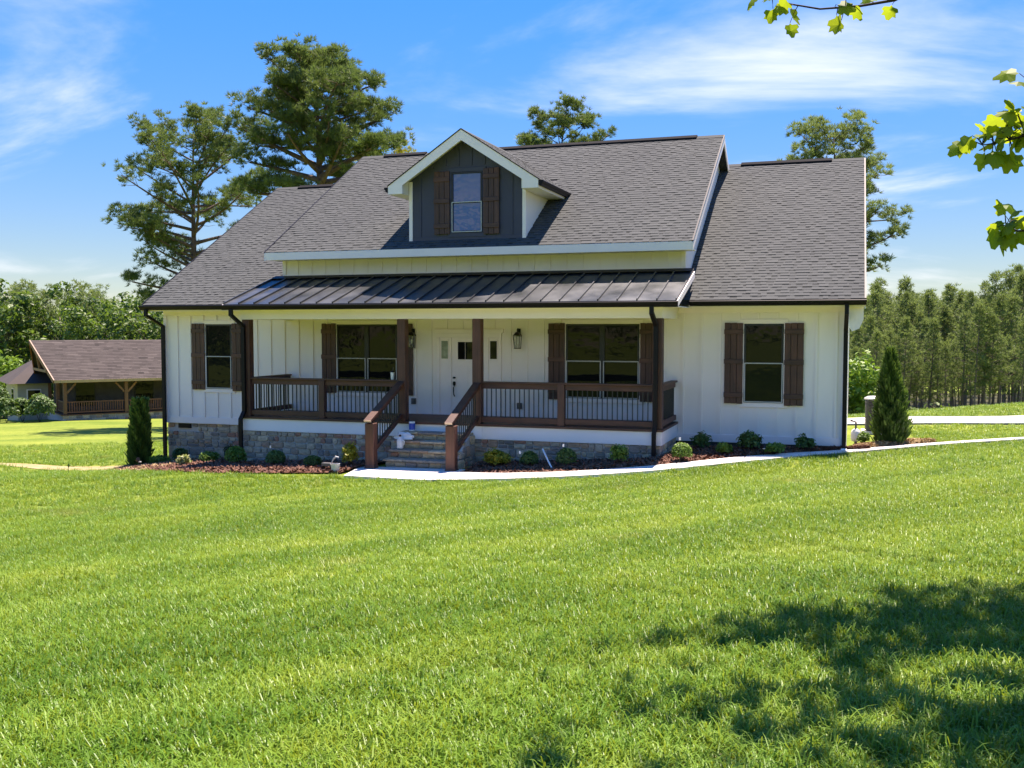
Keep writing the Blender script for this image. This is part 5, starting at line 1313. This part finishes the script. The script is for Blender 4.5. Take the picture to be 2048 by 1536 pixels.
bg_.add(pts, [(i * nu + j, i * nu + (j + 1) % nu, (i + 1) * nu + (j + 1) % nu, (i + 1) * nu + j) for i in range(nv) for j in range(nu)])
tag(bg_.build('plastic_bag', M_PLAST), 'crumpled white plastic bag on the step below the can', 'bag')
tzj = tops[1] + 0.006
jug = empty('jug', (-9.06, 19.33, tzj)); tag(jug, 'white jug with a brown cap on the lower left step', 'jug')
MB().cbox(-9.12, -9.00, 19.27, 19.39, tzj, tzj + 0.20, 0.02).build('jug_body', M_PLAST, jug)
MB().lathe([(0.06, 0), (0.03, 0.04), (0.022, 0.05), (0.022, 0.06)], (-9.06, 19.33, tzj + 0.20), 12).build('neck', M_PLAST, jug)
MB().lathe([(0.026, 0), (0.026, 0.035), (0.02, 0.04)], (-9.06, 19.33, tzj + 0.262), 12).build('cap', M_WZ, jug)
MB().tube([(-9.005, 19.33, tzj + 0.08), (-8.965, 19.33, tzj + 0.10), (-8.965, 19.33, tzj + 0.17), (-9.02, 19.33, tzj + 0.20)], [0.011] * 4, 6).build('handle', M_PLAST, jug)
# white pole leaning in the right bed
gz = h1(-5.47, 18.45)
tag(MB().tube([(-5.42, 18.5, gz + 0.04), (-5.62, 18.85, gz + 0.17), (-5.86, 19.25, gz + 0.36)], [0.017, 0.017, 0.017], 8).build('pole', M_PLAST), 'thin white pole leaning over the mulch right of the steps', 'pole')
# garden lights
def garden_light(x, y, label, s=1.0):
    z_ = h1(x, y) + 0.05
    e = empty('garden_light', (x, y, z_)); tag(e, label, 'garden light', 'small lights in the planting beds')
    MB().tube([(x, y, z_ - 0.1), (x, y, z_ + 0.12 * s)], [0.008, 0.008], 6).build('stake', M_BLACK, e)
    MB().tube([(x - 0.0, y, z_ + 0.12 * s), (x - 0.05 * s, y - 0.02, z_ + 0.17 * s), (x + 0.03 * s, y - 0.09 * s, z_ + 0.21 * s)], [0.025 * s, 0.035 * s, 0.042 * s], 10).build('lamp_head', M_BLACK, e)
    MB().lathe([(0.012, 0), (0.034 * s, 0.006), (0.03 * s, 0.02)], (x, y, z_ + 0.125 * s), 10).build('collar', M_SCREEN, e)
garden_light(-16.0, 19.6, 'dark garden light at the lawn tip of the left bed', 1.1)
garden_light(-1.62, 20.55, 'small spotlight between the low shrubs under the right window')
# spigot stand and grey box near the pad
x_, y_ = -10.15, 18.15; z_ = h1(x_, y_) + 0.03
sp_ = empty('hose_stand', (x_, y_, z_)); tag(sp_, 'grey metal stand with bent pipe left of the pad', 'stand')
MB().cbox(x_ - 0.11, x_ + 0.10, y_ - 0.06, y_ + 0.06, z_ + 0.10, z_ + 0.165, 0.006).build('shelf', M_GREYM, sp_)
for sx in (-0.09, 0.08): MB().cbox(x_ + sx - 0.012, x_ + sx + 0.012, y_ - 0.05, y_ + 0.05, z_ - 0.05, z_ + 0.099, 0.003).build('leg', M_BLACK, sp_)
MB().tube([(x_ + 0.09, y_, z_ + 0.16), (x_ + 0.14, y_, z_ + 0.25), (x_ + 0.19, y_, z_ + 0.30), (x_ + 0.26, y_, z_ + 0.285)], [0.013, 0.014, 0.018, 0.016], 8).build('pipe', M_SCREEN, sp_)
x_, y_ = -9.86, 17.95; z_ = h1(x_, y_) + 0.02
bk = empty('bucket', (x_, y_, z_)); tag(bk, 'small white bucket at the left corner of the pad', 'bucket')
MB().lathe([(0.07, 0), (0.075, 0.005), (0.092, 0.17), (0.098, 0.18), (0.086, 0.18), (0.07, 0.02)], (x_, y_, z_), 16).build('bucket_body', M_SCREEN, bk)
MB().tube([(x_ - 0.09, y_, z_ + 0.17), (x_ - 0.05, y_ - 0.08, z_ + 0.19), (x_ + 0.05, y_ - 0.08, z_ + 0.19), (x_ + 0.09, y_, z_ + 0.17)], [0.004] * 4, 5).build('handle', M_GREYM, bk)
# plant tags
for (x, y, h_, lab) in ((-11.78, 18.6, 0.46, 'white plant tag on the dark shrub below the left railing'), (-6.24, 18.93, 0.34, 'white plant tag on the ball shrub left of the pole'), (-5.30, 18.80, 0.47, 'white plant tag on the ball shrub right of the pole'), (-3.12, 19.42, 0.48, 'white plant tag on top of the boxwood ball')):
    z_ = h1(x, y) + 0.05; e = empty('plant_tag', (x, y, z_)); tag(e, lab, 'plant tag', 'white plant tags')
    MB().box(x - 0.003, x + 0.003, y - 0.002, y + 0.002, z_ - 0.02, z_ + h_ - 0.05).build('stake', M_DKSH, e)
    MB().cbox(x - 0.017, x + 0.017, y - 0.003, y + 0.003, z_ + h_ - 0.05, z_ + h_ + 0.005, 0.001).build('card', M_PLAST, e)
# stone by the left wing, survey stake, dark clod on the lawn edge
x_, y_ = -14.05, 20.9; z_ = h1(x_, y_)
rk = MB(); gg = random.Random(4)
for i in range(6):
    pass
rk.add([(x_ + 0.26 * math.cos(a_) * r_ * gg.uniform(0.85, 1.15), y_ + 0.16 * math.sin(a_) * r_, z_ + zz) for r_, zz in ((1.0, -0.05), (1.0, 0.06), (0.75, 0.13), (0.3, 0.16)) for a_ in [2 * math.pi * k / 10 for k in range(10)]],
       [(i * 10 + j, i * 10 + (j + 1) % 10, (i + 1) * 10 + (j + 1) % 10, (i + 1) * 10 + j) for i in range(3) for j in range(10)] + [tuple(range(30, 40))])
tag(rk.build('rock', M_FOUND, smooth=False), 'flat grey rock in the bed beside the left porch corner', 'rock')
x_, y_ = -16.5, 17.85; z_ = h1(x_, y_)
sk_ = empty('survey_stake', (x_, y_, z_)); tag(sk_, 'thin green stake standing on the lawn edge at far left', 'stake')
MB().tube([(x_, y_, z_ - 0.05), (x_, y_, z_ + 0.24)], [0.006, 0.005], 6).build('rod', M_DKSH, sk_)
MB().cbox(x_ - 0.014, x_ + 0.014, y_ - 0.004, y_ + 0.004, z_ + 0.17, z_ + 0.25, 0.001).build('flag', M_DKSH, sk_)

# ------------------------------------------------------------------ neighbouring house with timber porch, down the slope
nx_, ny_ = px_world(128, 70.0)
NB = empty('timber_porch_house', (nx_, ny_, -4.35), R(52)); tag(NB, 'brown roofed house with timber porch down the slope', 'house')
TIM = wood('cedar_timber', (0.22, 0.095, 0.042), 'z', 0.25); TIMX = wood('cedar_rail', (0.17, 0.06, 0.032), 'x', 0.25)
BEI = simple('beige_siding', (0.40, 0.36, 0.28), 0.8, 0.06); DKW = simple('dim_brown_wall', (0.10, 0.085, 0.07), 0.8, 0.2); TAN = simple('tan_fascia', (0.42, 0.28, 0.14), 0.7, 0.1)
LN, WD = 15.0, 8.6; EZ, RZ = 2.42, 5.15
nbp = lambda mb, nm, mat, par=NB: mb.build(nm, mat, par, local=True)
nbp(MB().box(-0.3, LN, -0.3, WD - 0.6, -0.06, 0.0), 'deck', TIMX)
sb_ = nbp(MB().box(-0.22, LN, -0.22, WD - 0.7, -1.6, -0.061), 'stone_base', M_MORTAR)
for i in range(34):
    for j in range(3):
        o = link('stone', stone_mesh(0.43, 0.22), sb_, True); o.location = (-0.22 + i * 0.44 + (0.2 if j % 2 else 0), -0.221, -0.07 - 0.23 * (j + 1))
nbp(MB().box(-0.2, LN, 3.2, 3.4, 0.0, EZ + 0.3), 'back_wall', DKW)
nbp(MB().box(4.2, 4.35, 0.0, 3.19, 0.0, EZ + 0.3), 'porch_partition', DKW) if False else None
for x0 in (1.2, 5.4, 8.2):
    w_ = nbp(MB().box(x0, x0 + 1.4, 3.14, 3.199, 0.3, 2.1), 'window', M_BLACKF); nbp(MB().box(x0 + 0.06, x0 + 1.34, 3.12, 3.139, 0.36, 2.04), 'pane', M_GLASS, w_)
for x0 in (0.0, 4.1, 8.2, 12.3):
    p_ = nbp(MB().cbox(x0 - 0.12, x0 + 0.12, -0.12, 0.12, 0.001, EZ - 0.2, 0.02), 'post', TIM)
    for sgn in (-1, 1):
        if x0 == 0 and sgn < 0: continue
        nbp(MB().beam((x0 + sgn * 0.1, 0, EZ - 0.95), (x0 + sgn * 0.72, 0, EZ - 0.24), 0.12, 0.12), 'brace', TIM, p_)
for y0 in (3.0, 6.6):
    nbp(MB().cbox(-0.12, 0.12, y0 - 0.12, y0 + 0.12, 0.001, EZ - 0.2, 0.02), 'post', TIM)
nbp(MB().box(-0.2, LN, -0.12, 0.12, EZ - 0.2, EZ + 0.02), 'beam', TIM)
for x0, x1 in ((0.12, 3.98), (4.22, 8.08), (8.32, 12.2)):
    r_ = nbp(MB().box(x0, x1, -0.05, 0.05, 0.82, 0.90), 'railing', TIMX); nbp(MB().box(x0, x1, -0.04, 0.04, 0.10, 0.18), 'rail', TIMX, r_)
    n = 24
    for i in range(1, n):
        xx = x0 + (x1 - x0) * i / n; o = link('baluster', UNIT.setdefault('nb', MB().box(-0.03, 0.03, -0.03, 0.03, 0.18, 0.82).mesh('baluster', TIMX)), r_, True); o.location = (xx, 0, 0)
r_ = nbp(MB().box(-0.05, 0.05, 0.12, 2.9, 0.82, 0.90), 'railing', TIMX); nbp(MB().box(-0.04, 0.04, 0.12, 2.9, 0.10, 0.18), 'rail', TIMX, r_)
for i in range(1, 16):
    o = link('baluster', UNIT['nb'], r_, True); o.location = (0, 0.12 + 2.78 * i / 16, 0)
OV = 0.75
hw = WD / 2 - 0.3
ryc = hw - 0.35
def nroof(sgn):
    y0 = -0.55 if sgn < 0 else 2 * ryc + 0.55
    pts = [(-OV, y0, EZ), (-OV - 0.7, ryc, RZ), (-OV - 0.7, ryc, RZ - 0.16), (-OV, y0, EZ - 0.16)]
    q = MB().add([(-OV, y0, EZ), (LN + 0.5, y0, EZ), (LN + 0.5, ryc, RZ), (-OV - 0.9, ryc, RZ), (-OV, y0, EZ - 0.14), (LN + 0.5, y0, EZ - 0.14), (LN + 0.5, ryc, RZ - 0.14), (-OV - 0.9, ryc, RZ - 0.14)],
                 [(0, 1, 2, 3), (4, 7, 6, 5), (0, 4, 5, 1), (1, 5, 6, 2), (2, 6, 7, 3), (3, 7, 4, 0)], 0.6)
    return q
nr = nbp(nroof(-1), 'roof', M_SHINB); nbp(nroof(1), 'roof', M_SHINB)
# courses of the brown roof, too far to pick apart: joined
V_, F_, T_ = [], [], []
nco = 26
for c in range(nco):
    s0, s1 = c / nco, (c + 1) / nco + 0.01; y0_, y1_ = -0.56 + (ryc + 0.56) * s0, -0.56 + (ryc + 0.56) * s1; z0_, z1_ = EZ + (RZ - EZ) * s0, EZ + (RZ - EZ) * s1
    xx = -OV - 0.9 * s0
    while xx < LN + 0.5:
        w_ = rnd.uniform(0.25, 0.7); x1_ = min(xx + w_, LN + 0.5); o = len(V_)
        V_ += [(xx, y0_, z0_ + 0.03), (x1_, y0_, z0_ + 0.03), (x1_, y1_, z1_ + 0.006), (xx, y1_, z1_ + 0.006), (xx, y0_, z0_ + 0.0), (x1_, y0_, z0_ + 0.0)]
        F_ += [(o, o + 1, o + 2, o + 3), (o + 4, o + 5, o + 1, o)]; tt = min(1, max(0, rnd.gauss(0.6, 0.16))); T_ += [tt, 0.1]
        xx = x1_
o_ = link('shingle_courses', np_mesh('shingle_courses', V_, F_, M_SHINB, T_), nr, True); o_['kind'] = 'stuff'
nbp(MB().box(-OV - 0.02, LN + 0.5, -0.60, -0.562, EZ - 0.16, EZ + 0.02), 'fascia', TAN)
for sgn in (-1, 1):
    y0 = -0.55 if sgn < 0 else 2 * ryc + 0.55
    nbp(MB().beam((-OV - 0.04, y0, EZ - 0.06), (-OV - 0.94, ryc, RZ - 0.06), 0.08, 0.26), 'bargeboard', TIM)
nbp(MB().beam((-OV - 0.3, 0.6, EZ + 0.62), (-OV - 0.3, 2 * ryc - 0.6, EZ + 0.62), 0.14, 0.18), 'collar_beam', TIM)
nbp(MB().beam((-OV - 0.3, ryc, EZ + 0.6), (-OV - 0.6, ryc, RZ - 0.2), 0.14, 0.14, (0, 1, 0)), 'king_post', TIM)
nbp(MB().poly_prism([(0.05, 0.0, EZ - 0.1), (0.05, 2 * ryc, EZ - 0.1), (0.05, ryc, RZ - 0.3)], (0.12, 0, 0)), 'gable_wall', DKW)
# beige wing behind its left end
nbp(MB().box(-2.2, 0.0, 6.5, 13.0, -1.4, 2.0), 'wing_wall', BEI)
wv = MB().add([(-2.9, 5.9, 1.95), (0.6, 5.9, 1.95), (0.6, 13.6, 1.95), (-2.9, 13.6, 1.95), (-0.6, 9.0, 3.6), (0.6, 9.0, 3.6), (0.6, 10.5, 3.6), (-0.6, 10.5, 3.6)],
              [(0, 3, 2, 1), (4, 5, 6, 7), (0, 1, 5, 4), (1, 2, 6, 5), (2, 3, 7, 6), (3, 0, 4, 7)], 0.55)
nbp(wv, 'wing_roof', M_SHINB)
w_ = nbp(MB().box(-2.26, -2.201, 8.2, 9.4, 0.2, 1.5), 'window', M_TRIM); nbp(MB().box(-2.28, -2.261, 8.28, 9.32, 0.28, 1.42), 'pane', M_GLASS, w_)
w_ = nbp(MB().box(-1.6, -0.6, 6.44, 6.499, 0.2, 1.5), 'window', M_TRIM); nbp(MB().box(-1.52, -0.68, 6.42, 6.439, 0.28, 1.42), 'pane', M_GLASS, w_)
for i, (px, d, w, h, mt2, lab) in enumerate([(76, 68, 2.2, 2.0, M_DKSH, 'big pale flowering bush at the corner of the timber porch'), (42, 69, 1.9, 1.7, M_DKSH, 'dark round bush second from the timber porch'), (10, 68, 2.0, 1.8, M_DKSH, 'dark round bush third from the timber porch'), (-4, 70, 1.6, 3.0, M_DKSH, 'narrow dark conifer at the left picture edge')]):
    x, y = px_world(px, d); shrub('round_bush', x, y, w, h, 0.14, 1600, mt2, lab, 200 + i, 0.25, 'ball', 'bush', 'bushes by the neighbouring house', 0.0)
x, y = px_world(70, 67.4); g = np.random.default_rng(2); c = rand_dirs(160, g); c[:, 2] = np.abs(c[:, 2]); c = c * (1.12, 1.12, 1.25) + (x, y, h1(x, y) + 0.65)

# ------------------------------------------------------------------ mulch chips and grass
def chips(name, back, front, n, mat, label, lo=0.0, hi=1.0):
    g = np.random.default_rng(len(name)); bk_, fr_ = np.array(back), np.array(front)
    def along(p, t):
        s = np.r_[0, np.cumsum(np.linalg.norm(np.diff(p, axis=0), axis=1))]; return np.stack([np.interp(t * s[-1], s, p[:, k]) for k in (0, 1)], 1)
    t = g.uniform(lo, hi, n); w = g.uniform(0.05, 0.99, n)[:, None]
    P = along(bk_, t) * (1 - w) + along(fr_, t) * w
    z = H(P[:, 0], P[:, 1]) + 0.045 + 0.05 * np.sin(math.pi * w[:, 0])
    c = np.column_stack([P, z]); nrm = np.tile((0, 0, 1.0), (n, 1))
    v, f, t_ = leaf_cards(c, nrm, 0.055, g, g.random(n), 2.4, 0.8)
    tag(link(name, np_mesh(name, v, f, mat, t_)), label, kind='stuff')
chips('mulch_chips_west', *BED_L, 9000, M_CHIP, 'loose red brown bark chips in the left bed')
chips('mulch_chips_east', *BED_R, 9000, M_CHIP, 'loose red brown bark chips in the right bed')
chips('straw_litter', *BED_L, 2600, M_STRAW, 'pale straw scattered over the left end of the bed', 0.0, 0.36)
chips('bark_litter_corner', [(0.05, 22.4), (0.9, 24.2), (1.75, 24.0)], [(0.3, 22.4), (1.2, 23.3), (1.8, 23.75)], 2500, M_STRAW, 'pale bark litter round the tall arborvitae')

def tuft(seed, n, h, r, w):
    g = np.random.default_rng(seed); V, F, T = [], [], []
    for i in range(n):
        a = g.uniform(0, 6.28); q = r * math.sqrt(g.random()); b = np.array([q * math.cos(a), q * math.sin(a), -0.01]); hh = h * g.uniform(0.45, 1.15)
        d = g.uniform(0, 6.28); bend = hh * g.uniform(0.15, 1.0); dv = np.array([math.cos(d), math.sin(d), 0]); sd = np.array([-dv[1], dv[0], 0]) * w * g.uniform(0.6, 1.2)
        m1 = b + dv * bend * 0.22 + (0, 0, hh * 0.50); m2 = b + dv * bend * 0.62 + (0, 0, hh * 0.80); tp_ = b + dv * bend + (0, 0, hh * 0.86)
        o = len(V); V += [b - sd, b + sd, m1 - sd * 0.9, m1 + sd * 0.9, m2 - sd * 0.6, m2 + sd * 0.6, tp_]
        F += [(o, o + 1, o + 3, o + 2), (o + 2, o + 3, o + 5, o + 4), (o + 4, o + 5, o + 6, o + 6)]
        tn = float(np.clip(g.normal(0.47, 0.12), 0, 0.85)) if g.random() > 0.022 else 1.0
        T += [tn] * 3
    me = bpy.data.meshes.new('grass_tuft')
    me.from_pydata([tuple(p) for p in V], [], [f if f[2] != f[3] else f[:3] for f in F])
    at = me.attributes.new('tone', 'FLOAT', 'FACE'); at.data.foreach_set('value', np.array(T, np.float32))
    me.materials.append(M_GRASS)
    return bpy.data.objects.new('grass_tuft', me)
tcol = bpy.data.collections.new('grass_tufts')
for i in range(5): tcol.objects.link(tuft(300 + i, 14, [0.085, 0.105, 0.125, 0.095, 0.075][i], 0.055, 0.0030))
def excluded(P):
    x, y = P[:, 0], P[:, 1]
    front_bed = np.interp(x, [-17.4, -16.0, -13.6, -12.2, -9.7, -9.35, -7.36, -6.07, -4.71, -3.37, -1.8, -0.07, 1.66, 3.75, 9], [20.3, 18.9, 17.9, 17.5, 17.55, 17.3, 17.0, 17.12, 17.38, 18.03, 19.5, 21.4, 23.0, 24.55, 28.6])
    back_walk = np.interp(x, [-0.07, 1.69, 3.8, 9], [40, 23.7, 25.3, 29.6])
    ex = (x > -17.3) & (x < 0.2) & (y > front_bed) & (y < 34)
    ex |= (x >= -0.1) & (y > front_bed) & (y < back_walk)
    q = (np.stack([x, y], 1) - np.array([1.45, 29.6])); s = q @ ra; t = q @ np.array([-0.3206, 0.947])
    ex |= (s > -2.4) & (t > -0.2 - 0.02 * s) & (t < 2.45 + 0.03 * s)
    ex |= (np.hypot(x - 1.0, y - 23.5) < 0.75)
    yb = np.interp(x, [-30, -24, -19.7, -17.2], [23.3, 21.9, 20.9, 21.2]); ex |= (x < -17.0) & (np.abs(y - yb) < 0.5)
    return ex
gg = np.random.default_rng(71); PT = []
for r0, r1, dens, sc_ in ((2.2, 5.0, 700, 1.18), (5.0, 8.0, 520, 1.05), (8.0, 12.0, 400, 0.95), (12.0, 18.0, 260, 1.0), (18.0, 27.0, 120, 1.3), (27.0, 44.0, 30, 1.6)):
    a0, a1 = R(-54), R(17); area = 0.5 * (a1 - a0) * (r1 * r1 - r0 * r0); n = int(area * dens)
    r = np.sqrt(gg.uniform(r0 * r0, r1 * r1, n)); a = gg.uniform(a0, a1, n)
    P = np.stack([r * np.sin(a), r * np.cos(a)], 1); P = P[~excluded(P)]
    PT.append(np.column_stack([P, H(P[:, 0], P[:, 1]), np.full(len(P), sc_) * gg.uniform(0.7, 1.25, len(P))]))
PT = np.concatenate(PT)
gm = bpy.data.meshes.new('grass'); gm.vertices.add(len(PT)); gm.vertices.foreach_set('co', PT[:, :3].astype(np.float32).ravel())
a_ = gm.attributes.new('size', 'FLOAT', 'POINT'); a_.data.foreach_set('value', PT[:, 3].astype(np.float32))
a_ = gm.attributes.new('turn', 'FLOAT', 'POINT'); a_.data.foreach_set('value', gg.uniform(0, 6.28, len(PT)).astype(np.float32))
go = link('grass', gm); tag(go, 'short bright green grass blades of the front lawn', 'grass', kind='stuff')
ng = bpy.data.node_groups.new('grass_scatter', 'GeometryNodeTree')
ng.interface.new_socket('Geometry', in_out='INPUT', socket_type='NodeSocketGeometry'); ng.interface.new_socket('Geometry', in_out='OUTPUT', socket_type='NodeSocketGeometry')
N_ = ng.nodes; gi = N_.new('NodeGroupInput'); gout = N_.new('NodeGroupOutput'); iop = N_.new('GeometryNodeInstanceOnPoints')
ci = N_.new('GeometryNodeCollectionInfo'); ci.inputs['Collection'].default_value = tcol; ci.inputs['Separate Children'].default_value = True; ci.inputs['Reset Children'].default_value = True
iop.inputs['Pick Instance'].default_value = True
s1 = N_.new('GeometryNodeInputNamedAttribute'); s1.data_type = 'FLOAT'; s1.inputs['Name'].default_value = 'size'
s2 = N_.new('GeometryNodeInputNamedAttribute'); s2.data_type = 'FLOAT'; s2.inputs['Name'].default_value = 'turn'
cx = N_.new('ShaderNodeCombineXYZ'); m2p = N_.new('GeometryNodeMeshToPoints')
ng.links.new(gi.outputs[0], m2p.inputs['Mesh']); ng.links.new(m2p.outputs[0], iop.inputs['Points']); ng.links.new(ci.outputs[0], iop.inputs['Instance'])
ng.links.new(s2.outputs[0], cx.inputs['Z']); ng.links.new(cx.outputs[0], iop.inputs['Rotation']); sv = N_.new('ShaderNodeVectorMath'); sv.operation = 'SCALE'; sv.inputs[0].default_value = (1.0, 1.0, 0.66); ng.links.new(s1.outputs[0], sv.inputs['Scale']); ng.links.new(sv.outputs[0], iop.inputs['Scale'])
ng.links.new(iop.outputs[0], gout.inputs[0])
md = go.modifiers.new('scatter', 'NODES'); md.node_group = ng
